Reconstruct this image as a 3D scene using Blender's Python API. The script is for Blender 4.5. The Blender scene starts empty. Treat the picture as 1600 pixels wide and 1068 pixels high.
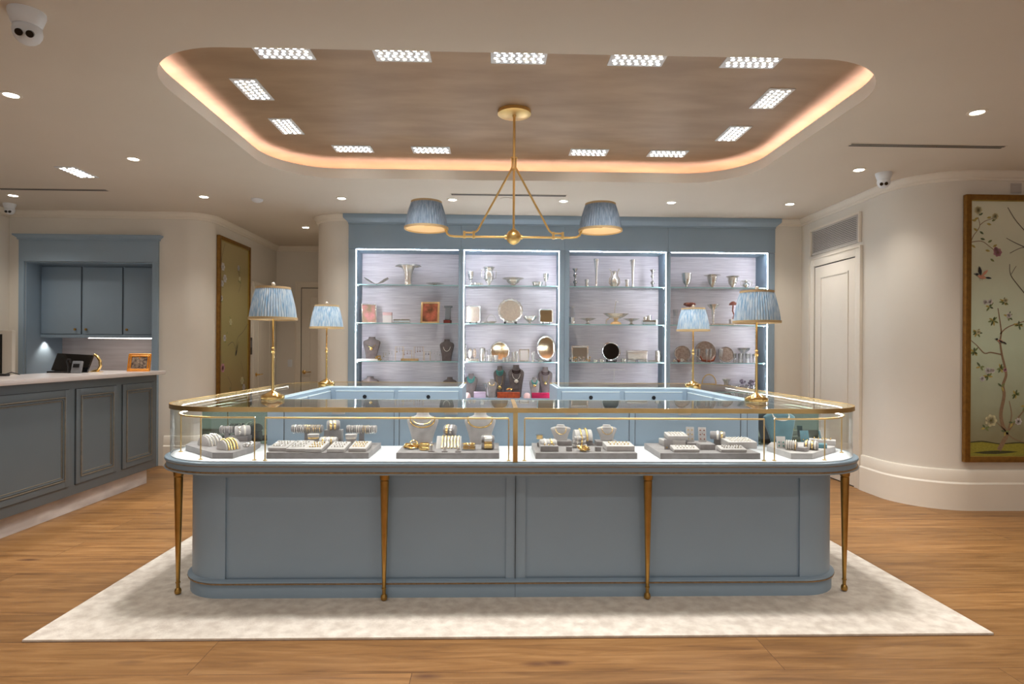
import bpy, bmesh, math, random
from mathutils import Vector, Matrix
random.seed(7)
R = math.radians; PI = math.pi
scene = bpy.context.scene
C = scene.collection
# ---------------------------------------------------------------- camera
cam_d = bpy.data.cameras.new('camera'); cam = bpy.data.objects.new('camera', cam_d); C.objects.link(cam)
cam_d.sensor_width = 36.0; cam_d.lens = 955.0/1600*36; cam_d.clip_start = 0.05; cam_d.clip_end = 60
cam_d.shift_y = 13.2/1600
cam.matrix_world = Matrix.Translation((0, 0, 1.40)) @ Matrix.Rotation(R(-1.62), 4, 'Z') @ Matrix.Rotation(R(90), 4, 'X') @ Matrix.Rotation(0.006, 4, 'Z')
scene.camera = cam
# ---------------------------------------------------------------- world and exposure
scene.view_settings.view_transform = 'Standard'; scene.view_settings.look = 'None'
scene.view_settings.gamma = 1; scene.view_settings.use_curve_mapping = False
scene.view_settings.exposure = 0.15
w = bpy.data.worlds.new('world'); scene.world = w; w.use_nodes = True
w.node_tree.nodes['Background'].inputs[0].default_value = (1.0, 0.985, 0.965, 1)
w.node_tree.nodes['Background'].inputs[1].default_value = 0.54
cy = scene.cycles
cy.use_denoising = True
try: cy.denoiser = 'OPENIMAGEDENOISE'
except Exception: pass
cy.max_bounces = 8; cy.diffuse_bounces = 4; cy.glossy_bounces = 5; cy.transmission_bounces = 6; cy.transparent_max_bounces = 24
cy.caustics_reflective = False; cy.caustics_refractive = False
cy.sample_clamp_indirect = 4.0; cy.sample_clamp_direct = 0; cy.blur_glossy = 0.5
# lamp powers (radiance of the lit surfaces)
L_PANEL = 14; L_BEAM = 84; L_DOWN = 26; L_SPOT = 31; L_COVE = 20.0; L_STRIP = 112; L_CASE = 22; L_BULB = 30
WARM = (1.0, 0.93, 0.84); NEUT = (1.0, 0.97, 0.94); COOL = (0.90, 0.94, 1.0)

# ---------------------------------------------------------------- materials
def lin(c):
    return tuple((v/255/12.92 if v/255 <= 0.04045 else ((v/255+0.055)/1.055)**2.4) for v in c)
def newmat(name):
    m = bpy.data.materials.new(name); m.use_nodes = True
    return m, m.node_tree, m.node_tree.nodes['Principled BSDF']
def mat(name, rgb, rough=0.5, metal=0.0, var=0.05, scale=8.0, bump=0.0, bscale=60.0, stretch=(1,1,1), rgb2=None, spec=0.5, trans=0.0, sheen=0.0):
    m, nt, b = newmat(name)
    N = nt.nodes.new; Lk = nt.links.new
    tc = N('ShaderNodeTexCoord'); mp = N('ShaderNodeMapping'); mp.inputs['Scale'].default_value = stretch
    Lk(tc.outputs['Object'], mp.inputs['Vector'])
    nz = N('ShaderNodeTexNoise'); nz.inputs['Scale'].default_value = scale; nz.inputs['Detail'].default_value = 4
    Lk(mp.outputs['Vector'], nz.inputs['Vector'])
    cr = N('ShaderNodeValToRGB')
    c = lin(rgb); c2 = lin(rgb2) if rgb2 else tuple(v*(1-var) for v in c)
    cr.color_ramp.elements[0].position = 0.35; cr.color_ramp.elements[1].position = 0.65
    cr.color_ramp.elements[0].color = (*c2, 1); cr.color_ramp.elements[1].color = (*c, 1)
    Lk(nz.outputs['Fac'], cr.inputs['Fac']); Lk(cr.outputs['Color'], b.inputs['Base Color'])
    b.inputs['Roughness'].default_value = rough; b.inputs['Metallic'].default_value = metal
    b.inputs['Specular IOR Level'].default_value = spec
    if sheen: b.inputs['Sheen Weight'].default_value = sheen; b.inputs['Sheen Roughness'].default_value = 0.4
    if trans: b.inputs['Transmission Weight'].default_value = trans
    if bump:
        n2 = N('ShaderNodeTexNoise'); n2.inputs['Scale'].default_value = bscale; n2.inputs['Detail'].default_value = 3
        Lk(mp.outputs['Vector'], n2.inputs['Vector'])
        bp = N('ShaderNodeBump'); bp.inputs['Strength'].default_value = bump; bp.inputs['Distance'].default_value = 0.004
        Lk(n2.outputs['Fac'], bp.inputs['Height']); Lk(bp.outputs['Normal'], b.inputs['Normal'])
    return m
def emis(name, col, s):
    m, nt, b = newmat(name)
    b.inputs['Base Color'].default_value = (0.8, 0.8, 0.8, 1)
    b.inputs['Emission Color'].default_value = (*col, 1); b.inputs['Emission Strength'].default_value = s
    return m
def glassmat(name, tint, f0=0.04, rough=0.0, gl=(1,1,1)):
    m = bpy.data.materials.new(name); m.use_nodes = True; nt = m.node_tree; nt.nodes.clear()
    N = nt.nodes.new; Lk = nt.links.new
    g = N('ShaderNodeNewGeometry'); d = N('ShaderNodeVectorMath'); d.operation = 'DOT_PRODUCT'
    Lk(g.outputs['Incoming'], d.inputs[0]); Lk(g.outputs['Normal'], d.inputs[1])
    a = N('ShaderNodeMath'); a.operation = 'ABSOLUTE'; Lk(d.outputs['Value'], a.inputs[0])
    s = N('ShaderNodeMath'); s.operation = 'SUBTRACT'; s.inputs[0].default_value = 1.0; Lk(a.outputs[0], s.inputs[1])
    p = N('ShaderNodeMath'); p.operation = 'POWER'; Lk(s.outputs[0], p.inputs[0]); p.inputs[1].default_value = 5
    ma = N('ShaderNodeMath'); ma.operation = 'MULTIPLY_ADD'; Lk(p.outputs[0], ma.inputs[0]); ma.inputs[1].default_value = 1-f0; ma.inputs[2].default_value = f0
    t = N('ShaderNodeBsdfTransparent'); t.inputs[0].default_value = (*tint, 1)
    gs = N('ShaderNodeBsdfGlossy'); gs.inputs['Color'].default_value = (*gl, 1); gs.inputs['Roughness'].default_value = rough
    mx = N('ShaderNodeMixShader'); Lk(ma.outputs[0], mx.inputs[0]); Lk(t.outputs[0], mx.inputs[1]); Lk(gs.outputs[0], mx.inputs[2])
    o = N('ShaderNodeOutputMaterial'); Lk(mx.outputs[0], o.inputs[0])
    return m
M = {}
M['wall'] = mat('wall_paint', (230, 224, 213), 0.75, var=0.02, scale=3, bump=0.03, bscale=150)
M['ceil'] = mat('ceiling_paint', (218, 208, 194), 0.85, var=0.02, scale=2)
M['trim'] = mat('trim_paint', (236, 228, 214), 0.45, var=0.015)
M['blue'] = mat('blue_paint', (147, 168, 186), 0.38, var=0.025, scale=4)
M['blue_dark'] = mat('reception_blue_paint', (94, 103, 108), 0.4, var=0.03, scale=4)
M['gap'] = mat('shadow_gap', (40, 42, 44), 0.8)
M['gold_line'] = mat('antique_gold_line', (186, 150, 104), 0.4, metal=0.6, var=0.35, scale=40)
M['brass'] = mat('satin_brass', (240, 204, 134), 0.33, metal=1.0, var=0.08, scale=12)
M['brass_old'] = mat('aged_brass', (188, 148, 82), 0.3, metal=1.0, var=0.2, scale=18)
M['brass_pol'] = mat('polished_brass', (244, 208, 138), 0.14, metal=1.0, var=0.04)
M['silver'] = mat('silver', (250, 246, 240), 0.17, metal=0.8, var=0.12, scale=30, bump=0.06, bscale=40)
M['silver_eng'] = mat('engraved_silver', (242, 234, 224), 0.26, metal=0.78, var=0.14, scale=55, bump=0.25, bscale=90)
M['chrome'] = mat('chrome', (225, 225, 228), 0.05, metal=1.0, var=0.02)
M['gold'] = mat('yellow_gold', (255, 220, 146), 0.2, metal=1.0, var=0.1, scale=60)
M['velvet'] = mat('grey_velvet', (148, 142, 142), 0.95, var=0.22, scale=22, bump=0.2, bscale=220, sheen=0.35)
M['velvet_l'] = mat('pale_grey_velvet', (190, 184, 182), 0.95, var=0.12, scale=22, bump=0.2, bscale=220, sheen=0.3)
M['velvet_d'] = mat('taupe_velvet', (112, 100, 98), 0.95, var=0.2, scale=30, bump=0.3, bscale=240, sheen=0.3)
M['teal'] = mat('teal_velvet', (84, 128, 140), 0.9, var=0.25, scale=14, bump=0.2, bscale=200, sheen=0.4)
M['pearl'] = mat('pearl', (240, 232, 220), 0.2, var=0.06)
M['stone_teal'] = mat('turquoise_stones', (72, 142, 134), 0.3, var=0.35, scale=80)
M['stone_dark'] = mat('dark_garnet_beads', (62, 34, 34), 0.25, var=0.3, scale=90)
M['white_card'] = mat('white_card', (235, 228, 226), 0.6)
M['pink_box'] = mat('pink_box', (226, 190, 190), 0.6)
M['lilac'] = mat('lilac_box', (206, 188, 212), 0.6)
M['orange'] = mat('orange_box', (196, 84, 30), 0.5, rgb2=(150, 60, 30), scale=30)
M['magenta'] = mat('magenta_box', (190, 28, 84), 0.5)
M['amber'] = mat('amber_wood', (142, 62, 22), 0.3, var=0.4, scale=20)
M['black'] = mat('black_plastic', (20, 20, 22), 0.35)
M['black_gloss'] = mat('black_glass', (6, 7, 9), 0.06, spec=0.7)
M['grey_plastic'] = mat('grey_plastic', (120, 122, 126), 0.5)
M['white_plastic'] = mat('white_plastic', (232, 236, 240), 0.35)
M['ebony'] = mat('ebony_stand', (34, 22, 20), 0.4)
M['coral'] = mat('carved_carnelian', (150, 78, 56), 0.4, var=0.35, scale=60)
M['rosewood'] = mat('red_wood', (112, 40, 30), 0.35)
M['copper_frame'] = mat('copper_frame', (236, 200, 150), 0.3, metal=0.8, var=0.2)
M['deck'] = mat('white_display_cloth', (226, 228, 232), 0.8, var=0.03, scale=30)
M['marble'] = mat('white_marble', (235, 228, 222), 0.18, rgb2=(212, 202, 198), scale=2.2, stretch=(1, 0.25, 3))
M['stone_kick'] = mat('veined_stone', (216, 206, 198), 0.4, rgb2=(184, 174, 168), scale=5, stretch=(1, 0.6, 2.0))
M['splash'] = mat('backsplash_stone', (214, 206, 206), 0.35, rgb2=(198, 188, 188), scale=4, stretch=(0.5, 1, 7))
M['grass_cloth'] = mat('grasscloth', (232, 226, 232), 0.8, rgb2=(206, 198, 206), scale=9, stretch=(0.5, 1, 22), bump=0.1, bscale=14)
M['rug'] = mat('cream_rug', (238, 230, 218), 0.98, rgb2=(212, 201, 188), scale=16, bump=0.6, bscale=90, sheen=0.3)
M['vent'] = mat('vent_slot', (60, 56, 52), 0.7)
M['grille'] = mat('grille_paint', (196, 190, 184), 0.5)
M['gilt'] = mat('gilt_frame', (150, 108, 46), 0.4, metal=0.55, var=0.25, scale=25)
M['gilt_in'] = mat('gilt_frame_edge', (196, 172, 90), 0.4, metal=0.6, var=0.15)
M['shade_trim'] = mat('shade_braid', (206, 178, 134), 0.8, var=0.1, scale=200)
M['shade_in'] = mat('shade_lining', (240, 226, 200), 0.8, var=0.02)
M['clearglass'] = glassmat('clear_glass', (0.985, 0.995, 0.99))
M['topglass'] = glassmat('case_top_glass', (0.96, 0.985, 0.975))
M['shelfglass'] = glassmat('glass_shelf', (0.93, 0.97, 0.965), 0.05)
M['edgeglass'] = mat('green_glass_edge', (150, 196, 196), 0.2, var=0.1)
M['crystal'] = glassmat('crystal', (0.86, 0.86, 0.86), 0.16)
M['mirror'] = mat('tinted_mirror', (128, 146, 132), 0.02, metal=1.0, var=0.0)
M['mirror_s'] = mat('silver_mirror', (226, 222, 202), 0.06, metal=1.0, var=0.02)
M['mirror_b'] = mat('bright_mirror', (225, 232, 232), 0.05, metal=1.0, var=0.02)
M['led_n'] = emis('led_neutral', NEUT, L_PANEL)
M['led_w'] = emis('led_warm', (1, 0.85, 0.62), L_PANEL)
M['led_c'] = emis('led_cool', (0.82, 0.9, 1), L_PANEL)
M['down'] = emis('downlight_lens', WARM, L_DOWN)
M['cove'] = emis('cove_led', (1.0, 0.72, 0.66), L_COVE)
M['strip_top'] = emis('shelf_led_top', COOL, L_STRIP*0.45)
M['strip'] = emis('shelf_led', COOL, L_STRIP)
M['case_led'] = emis('case_led', (1, 0.98, 0.95), L_CASE)
M['niche_led'] = emis('under_cabinet_led', (1, 0.88, 0.78), 12)
M['bulb'] = emis('bulb', (1.0, 0.72, 0.42), L_BULB)

def silk(name, rgb, rgb2, tr):
    m, nt, b = newmat(name); N = nt.nodes.new; Lk = nt.links.new
    tc = N('ShaderNodeTexCoord'); mp = N('ShaderNodeMapping'); mp.inputs['Scale'].default_value = (1, 1, 0.04)
    Lk(tc.outputs['Object'], mp.inputs[0])
    nz = N('ShaderNodeTexNoise'); nz.inputs['Scale'].default_value = 85; nz.inputs['Detail'].default_value = 5; Lk(mp.outputs[0], nz.inputs['Vector'])
    cr = N('ShaderNodeValToRGB'); cr.color_ramp.elements[0].position = 0.36; cr.color_ramp.elements[1].position = 0.62
    cr.color_ramp.elements[0].color = (*lin(rgb2), 1); cr.color_ramp.elements[1].color = (*lin(rgb), 1)
    Lk(nz.outputs['Fac'], cr.inputs[0]); Lk(cr.outputs[0], b.inputs['Base Color']); b.inputs['Roughness'].default_value = 0.6
    t = N('ShaderNodeBsdfTranslucent'); Lk(cr.outputs[0], t.inputs[0])
    mx = N('ShaderNodeMixShader'); mx.inputs[0].default_value = tr
    Lk(b.outputs[0], mx.inputs[1]); Lk(t.outputs[0], mx.inputs[2]); Lk(mx.outputs[0], nt.nodes['Material Output'].inputs[0])
    return m
M['silk'] = silk('ikat_blue_silk', (220, 232, 242), (146, 184, 216), 0.3)
M['silk_d'] = silk('blue_silk', (172, 192, 212), (132, 156, 182), 0.16)

def wood():
    m, nt, b = newmat('oak_planks'); N = nt.nodes.new; Lk = nt.links.new
    tc = N('ShaderNodeTexCoord')
    mp = N('ShaderNodeMapping'); mp.inputs['Location'].default_value = (0.35, -2.66, 0); Lk(tc.outputs['Object'], mp.inputs[0])
    br = N('ShaderNodeTexBrick'); br.offset = 0.37; br.offset_frequency = 2; br.squash = 1
    br.inputs['Scale'].default_value = 1.0; br.inputs['Brick Width'].default_value = 2.6; br.inputs['Row Height'].default_value = 0.305
    br.inputs['Mortar Size'].default_value = 0.0016; br.inputs['Mortar Smooth'].default_value = 0.3; br.inputs['Bias'].default_value = 0.0
    br.inputs['Color1'].default_value = (0, 0, 0, 1); br.inputs['Color2'].default_value = (1, 1, 1, 1); br.inputs['Mortar'].default_value = (0.5, 0.5, 0.5, 1)
    Lk(mp.outputs[0], br.inputs['Vector'])
    # grain runs along X; shifted from plank to plank
    add = N('ShaderNodeVectorMath'); add.operation = 'MULTIPLY_ADD'; Lk(br.outputs['Color'], add.inputs[0]); add.inputs[1].default_value = (7, 5, 3)
    Lk(mp.outputs[0], add.inputs[2])
    m2 = N('ShaderNodeMapping'); m2.inputs['Scale'].default_value = (0.9, 9, 1); Lk(add.outputs[0], m2.inputs[0])
    nz = N('ShaderNodeTexNoise'); nz.inputs['Scale'].default_value = 2.2; nz.inputs['Detail'].default_value = 7; nz.inputs['Roughness'].default_value = 0.6; nz.inputs['Distortion'].default_value = 0.7
    Lk(m2.outputs[0], nz.inputs['Vector'])
    cr = N('ShaderNodeValToRGB'); e = cr.color_ramp.elements
    e[0].position = 0.28; e[0].color = (*lin((114, 78, 42)), 1); e[1].position = 0.72; e[1].color = (*lin((170, 128, 80)), 1)
    x = e.new(0.5); x.color = (*lin((148, 106, 60)), 1)
    Lk(nz.outputs['Fac'], cr.inputs[0])
    hs = N('ShaderNodeHueSaturation'); mr = N('ShaderNodeMapRange'); mr.inputs[3].default_value = 0.80; mr.inputs[4].default_value = 1.12
    sep = N('ShaderNodeSeparateColor'); Lk(br.outputs['Color'], sep.inputs[0]); Lk(sep.outputs[0], mr.inputs[0]); Lk(mr.outputs[0], hs.inputs['Value'])
    Lk(cr.outputs[0], hs.inputs['Color'])
    # knots
    m3 = N('ShaderNodeMapping'); m3.inputs['Scale'].default_value = (1.1, 3.2, 1); Lk(add.outputs[0], m3.inputs[0])
    vo = N('ShaderNodeTexVoronoi'); vo.inputs['Scale'].default_value = 1.25; Lk(m3.outputs[0], vo.inputs['Vector'])
    kr = N('ShaderNodeMapRange'); kr.inputs[1].default_value = 0.02; kr.inputs[2].default_value = 0.13; Lk(vo.outputs['Distance'], kr.inputs[0])
    kx = N('ShaderNodeMix'); kx.data_type = 'RGBA'; Lk(kr.outputs[0], kx.inputs[0]); kx.inputs[6].default_value = (*lin((96, 62, 38)), 1); Lk(hs.outputs[0], kx.inputs[7])
    mo = N('ShaderNodeMix'); mo.data_type = 'RGBA'; Lk(br.outputs['Fac'], mo.inputs[0]); Lk(kx.outputs[2], mo.inputs[6]); mo.inputs[7].default_value = (*lin((84, 54, 32)), 1)
    Lk(mo.outputs[2], b.inputs['Base Color']); b.inputs['Roughness'].default_value = 0.42; b.inputs['Specular IOR Level'].default_value = 0.4
    bp = N('ShaderNodeBump'); bp.inputs['Strength'].default_value = 0.08; bp.inputs['Distance'].default_value = 0.003
    Lk(nz.outputs['Fac'], bp.inputs['Height']); Lk(bp.outputs[0], b.inputs['Normal'])
    return m
M['wood'] = wood()
M['tray'] = mat('bronze_leaf', (168, 142, 114), 0.5, metal=0.3, rgb2=(150, 124, 98), scale=2.2, stretch=(0.7, 2.2, 1), bump=0.05, bscale=18)
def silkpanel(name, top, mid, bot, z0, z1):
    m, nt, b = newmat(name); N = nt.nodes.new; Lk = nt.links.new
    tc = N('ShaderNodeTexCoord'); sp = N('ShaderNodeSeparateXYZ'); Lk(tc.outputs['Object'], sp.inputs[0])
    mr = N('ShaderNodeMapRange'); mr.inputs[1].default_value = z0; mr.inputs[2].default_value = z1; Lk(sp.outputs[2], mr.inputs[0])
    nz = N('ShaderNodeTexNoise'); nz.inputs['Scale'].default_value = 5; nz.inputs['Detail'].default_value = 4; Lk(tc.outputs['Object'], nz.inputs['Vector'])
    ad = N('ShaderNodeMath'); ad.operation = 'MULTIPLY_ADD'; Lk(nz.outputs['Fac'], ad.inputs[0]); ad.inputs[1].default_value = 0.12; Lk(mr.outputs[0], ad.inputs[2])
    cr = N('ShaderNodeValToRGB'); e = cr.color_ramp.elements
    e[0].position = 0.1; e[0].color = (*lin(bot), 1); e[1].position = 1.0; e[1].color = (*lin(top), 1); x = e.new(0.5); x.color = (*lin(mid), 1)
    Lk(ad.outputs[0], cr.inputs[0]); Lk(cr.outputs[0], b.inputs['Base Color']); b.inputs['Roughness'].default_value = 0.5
    return m

ORD = ['first', 'second', 'third', 'fourth', 'fifth', 'sixth', 'seventh', 'eighth', 'ninth', 'tenth', 'eleventh', 'twelfth', 'thirteenth', 'fourteenth']
# ---------------------------------------------------------------- mesh helpers
def bm_(): return bmesh.new()
def box(bm, x0, x1, y0, y1, z0, z1, bev=0.0, mi=0, mtx=None):
    vs = [bm.verts.new((x, y, z)) for x in (x0, x1) for y in (y0, y1) for z in (z0, z1)]
    fs = []
    for idx in ((0,1,3,2),(4,6,7,5),(0,4,5,1),(2,3,7,6),(0,2,6,4),(1,5,7,3)):
        f = bm.faces.new([vs[i] for i in idx]); f.material_index = mi; fs.append(f)
    if bev > 0:
        r = bmesh.ops.bevel(bm, geom=list({e for f in fs for e in f.edges}), offset=bev, segments=2, affect='EDGES', profile=0.6)
        for f in r['faces']: f.material_index = mi
        vs = list({v for f in r['faces'] for v in f.verts} | {v for v in vs if v.is_valid})
    if mtx is not None: bmesh.ops.transform(bm, matrix=mtx, verts=vs)
    return vs
def lathe(bm, prof, c=(0,0,0), seg=28, sx=1.0, sy=1.0, mi=0, ripple=0, amp=0.0, mtx=None, cap=True):
    rings = []; new = []
    for r, z in prof:
        ring = []
        for k in range(seg):
            a = 2*PI*k/seg; rr = r*(1 + amp*math.cos(ripple*a)) if ripple else r
            v = bm.verts.new((c[0]+rr*sx*math.cos(a), c[1]+rr*sy*math.sin(a), c[2]+z)); ring.append(v)
        rings.append(ring); new += ring
    for a, b in zip(rings, rings[1:]):
        for k in range(seg):
            f = bm.faces.new((a[k], a[(k+1)%seg], b[(k+1)%seg], b[k])); f.material_index = mi
    if cap:
        if prof[0][0] > 1e-5: f = bm.faces.new(rings[0][::-1]); f.material_index = mi
        if prof[-1][0] > 1e-5: f = bm.faces.new(rings[-1]); f.material_index = mi
    if mtx is not None: bmesh.ops.transform(bm, matrix=mtx, verts=new)
    return new
def tube(bm, pts, r, seg=8, mi=0, closed=False, cap=True, radii=None):
    pts = [Vector(p) for p in pts]; n = len(pts); rings = []; up = None
    for i, p in enumerate(pts):
        if closed: t = pts[(i+1)%n]-pts[i-1]
        else: t = pts[min(i+1, n-1)]-pts[max(i-1, 0)]
        t.normalize()
        if up is None:
            up = Vector((0,0,1)) if abs(t.z) < 0.9 else Vector((1,0,0))
        u = (up - t*up.dot(t)).normalized(); v = t.cross(u); up = u
        rr = radii[i] if radii else r
        rings.append([bm.verts.new(p + u*rr*math.cos(2*PI*k/seg) + v*rr*math.sin(2*PI*k/seg)) for k in range(seg)])
    pairs = list(zip(rings, rings[1:])) + ([(rings[-1], rings[0])] if closed else [])
    for a, b in pairs:
        for k in range(seg):
            f = bm.faces.new((a[k], a[(k+1)%seg], b[(k+1)%seg], b[k])); f.material_index = mi
    if cap and not closed:
        bm.faces.new(rings[0][::-1]).material_index = mi; bm.faces.new(rings[-1]).material_index = mi
    return [v for q in rings for v in q]
def prism(bm, poly, z0, z1, mi=0, mtx=None, holes=False):
    lo = [bm.verts.new((x, y, z0)) for x, y in poly]; hi = [bm.verts.new((x, y, z1)) for x, y in poly]
    n = len(poly)
    bm.faces.new(lo[::-1]).material_index = mi; bm.faces.new(hi).material_index = mi
    for i in range(n): bm.faces.new((lo[i], lo[(i+1)%n], hi[(i+1)%n], hi[i])).material_index = mi
    if mtx is not None: bmesh.ops.transform(bm, matrix=mtx, verts=lo+hi)
    return lo+hi
def off(path, d, closed):
    n = len(path); out = []
    for i, p in enumerate(path):
        p = Vector(p)
        a = Vector(path[i-1]) if (closed or i > 0) else None; b = Vector(path[(i+1)%n]) if (closed or i < n-1) else None
        n1 = None; n2 = None
        if a is not None: t = (p-a).normalized(); n1 = Vector((t.y, -t.x))
        if b is not None: t = (b-p).normalized(); n2 = Vector((t.y, -t.x))
        if n1 is None: n1 = n2
        if n2 is None: n2 = n1
        m = (n1+n2); m.normalize(); k = max(0.3, m.dot(n1))
        q = p + m*(d/k); out.append((q.x, q.y))
    return out
def sweep(bm, path, prof, closed=False, mi=0):
    """prof: closed list of (offset to the right of the path, z)"""
    rows = [off(path, d, closed) for d, z in prof]; n = len(path); K = len(prof)
    V = [[bm.verts.new((rows[k][i][0], rows[k][i][1], prof[k][1])) for k in range(K)] for i in range(n)]
    rng = range(n) if closed else range(n-1)
    for i in rng:
        A, B = V[i], V[(i+1)%n]
        for k in range(K): bm.faces.new((A[k], A[(k+1)%K], B[(k+1)%K], B[k])).material_index = mi
    if not closed:
        bm.faces.new(V[0][::-1]).material_index = mi; bm.faces.new(V[-1]).material_index = mi
def arc(cx, cy, r, a0, a1, n=12):
    return [(cx+r*math.cos(R(a0+(a1-a0)*i/n)), cy+r*math.sin(R(a0+(a1-a0)*i/n))) for i in range(n+1)]
def rrect(x0, x1, y0, y1, r, n=12):   # clockwise seen from above: outside is to the left, so offsets to the right go inwards
    p = arc(x0+r, y0+r, r, 270, 180, n) + arc(x0+r, y1-r, r, 180, 90, n) + arc(x1-r, y1-r, r, 90, 0, n) + arc(x1-r, y0+r, r, 0, -90, n)
    return p
def finish(name, bm, mats, parent=None, loc=(0,0,0), rot=None, smooth=True, ang=38):
    bmesh.ops.recalc_face_normals(bm, faces=bm.faces)
    me = bpy.data.meshes.new(name); bm.to_mesh(me); bm.free()
    if not isinstance(mats, (list, tuple)): mats = [mats]
    for m in mats: me.materials.append(M[m] if isinstance(m, str) else m)
    if smooth and len(me.polygons):
        me.polygons.foreach_set('use_smooth', [True]*len(me.polygons)); me.set_sharp_from_angle(angle=R(ang))
    o = bpy.data.objects.new(name, me); C.objects.link(o); o.location = loc
    if rot: o.rotation_euler = rot
    if parent is not None: o.parent = parent
    return o
def tag(o, label, cat, group=None, kind=None):
    o['label'] = label; o['category'] = cat
    if group: o['group'] = group
    if kind: o['kind'] = kind
    return o
def thing(name, label, cat, loc=(0,0,0), rz=0, group=None):
    o = bpy.data.objects.new(name, None); C.objects.link(o); o.location = loc; o.rotation_euler = (0,0,rz); o.empty_display_size = 0.1
    return tag(o, label, cat, group)
def struct(name, bm, m, label=None, **k):
    o = finish(name, bm, m, **k); o['kind'] = 'structure'
    if label: o['label'] = label; 
    o['category'] = name.split('_')[0]
    return o
def kids(o): return [c for c in bpy.data.objects if c.parent == o]
def dup(root, loc, rz=None, label=None, group=None):
    def cp(o, par):
        c = o.copy(); C.objects.link(c)
        if par is not None: c.parent = par
        for ch in kids(o):
            if ch is not c: cp(ch, c)
        return c
    r = root.copy(); C.objects.link(r)
    for ch in kids(root): cp(ch, r)
    r.location = loc
    if rz is not None: r.rotation_euler.z = rz
    if label: r['label'] = label
    if group: r['group'] = group
    return r
def spot(loc, power, col, ang=110, rad=0.04, blend=0.8, parent=None, aim=None):
    d = bpy.data.lights.new('lamp_light', 'SPOT'); d.energy = power; d.color = col; d.spot_size = R(ang); d.spot_blend = blend; d.shadow_soft_size = rad
    o = bpy.data.objects.new('lamp_light', d); C.objects.link(o); o.location = loc
    if aim: o.rotation_euler = (Vector(aim)-Vector(loc)).to_track_quat('-Z', 'Y').to_euler()
    return o

# ================================================================= SHELL
HC = 3.02; T = 0.14
bm = bm_(); box(bm, -6.6, 7.2, -2.8, 10.1, -0.12, 0); struct('floor', bm, 'wood', 'wide oak plank floor')
# ceiling with the rounded opening of the tray
OX0, OX1, OY0, OY1, ORR = -2.05, 2.36, 3.33, 5.83, 0.57
hole = rrect(OX0, OX1, OY0, OY1, ORR, 16)
bm = bm_()
def holed(z):
    a = [bm.verts.new((x, y, z)) for x, y in ((-6.6, -2.8), (7.2, -2.8), (7.2, 10.1), (-6.6, 10.1))]
    b = [bm.verts.new((x, y, z)) for x, y in hole]
    ed = [bm.edges.new((q[i], q[(i+1)%len(q)])) for q in (a, b) for i in range(len(q))]
    bmesh.ops.triangle_fill(bm, use_beauty=True, use_dissolve=False, edges=ed)
holed(HC)
box(bm, -6.6, 7.2, -2.8, 10.1, 3.40, 3.5)
struct('ceiling', bm, 'ceil', 'warm white ceiling', smooth=False)
bm = bm_()
sweep(bm, hole, [(0, HC), (0, HC+0.092), (-0.022, HC+0.092), (-0.022, HC+0.03), (-0.30, HC+0.03), (-0.30, HC+0.001), (-0.02, HC+0.001)], closed=True)
struct('trim_1', bm, 'trim', 'white lip around the rounded ceiling recess')
bm = bm_()   # coved copper-coloured recess
prof = [(-0.29, HC+0.03), (-0.29, HC+0.06)] + [(-0.29+0.62*(1-math.cos(t*PI/2/8)), HC+0.06+0.12*math.sin(t*PI/2/8)) for t in range(1, 9)]
rows = [off(hole, d, True) for d, z in prof]; V = [[bm.verts.new((x, y, prof[k][1])) for x, y in rows[k]] for k in range(len(prof))]
n = len(hole)
for k in range(len(prof)-1):
    for i in range(n): bm.faces.new((V[k][i], V[k][(i+1)%n], V[k+1][(i+1)%n], V[k+1][i]))
bm.faces.new(V[-1])
TZ = prof[-1][1]
struct('ceiling', bm, 'tray', 'bronze leaf recess in the ceiling above the display counter')
bm = bm_(); led = off(hole, -0.07, True); tube(bm, [(x, y, HC+0.055) for x, y in led], 0.012, 6, closed=True)
o = finish('cove_light', bm, 'cove'); tag(o, 'warm strip light hidden behind the lip of the ceiling recess', 'strip light')

# walls: interior side lies to the right of each path
def wallp(name, path, z0=0, z1=HC, label=None, m='wall'):
    bm = bm_(); sweep(bm, path, [(0, z0), (0, z1), (-T, z1), (-T, z0)]); return struct(name, bm, m, label)
YB = 7.40; XL = -3.45; XR = 3.76; YE = 9.75
pL = [(-4.07, YB)] + arc(XL-0.26, YB+0.26, 0.26, 270, 360, 14) + [(XL, YE)]
# left end wall with the niche opening
wallp('wall_left', [(-5.75, -2.6), (-5.75, YB)][::1], label='cream side wall at the far left')
wallp('wall_back', [(-5.75, YB), (-5.56, YB)]); wallp('wall_back', [(-5.56, YB), (-4.07, YB)], z0=2.42)
wallp('wall_back', pL, label='cream wall with rounded corner turning into the passage')
wallp('wall_back', [(XL, YE), (-2.0, YE)], label='end wall of the passage')
pP = [(-2.208, YE), (-2.208, 7.75)] + arc(-1.858, 7.75, 0.35, 180, 270, 12)[1:] + [(-1.74, YB)]
wallp('wall_back', pP, label='cream rounded pillar wall beside the display cabinets')
wallp('wall_back', [(-1.74, YB+0.42), (3.42, YB+0.42)]); wallp('wall_back', [(3.40, YB), (XR, YB)])
pR = [(XR, YB), (XR, 5.84)] + arc(XR+0.5, 5.84, 0.5, 180, 270, 16)[1:] + [(6.6, 5.34)]
wallp('wall_right', pR, label='cream wall with a broad rounded corner on the right')
wallp('wall_right', [(6.6, 5.34), (6.6, -2.6)])  # unseen wall closing the room, added to bounce light
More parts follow.
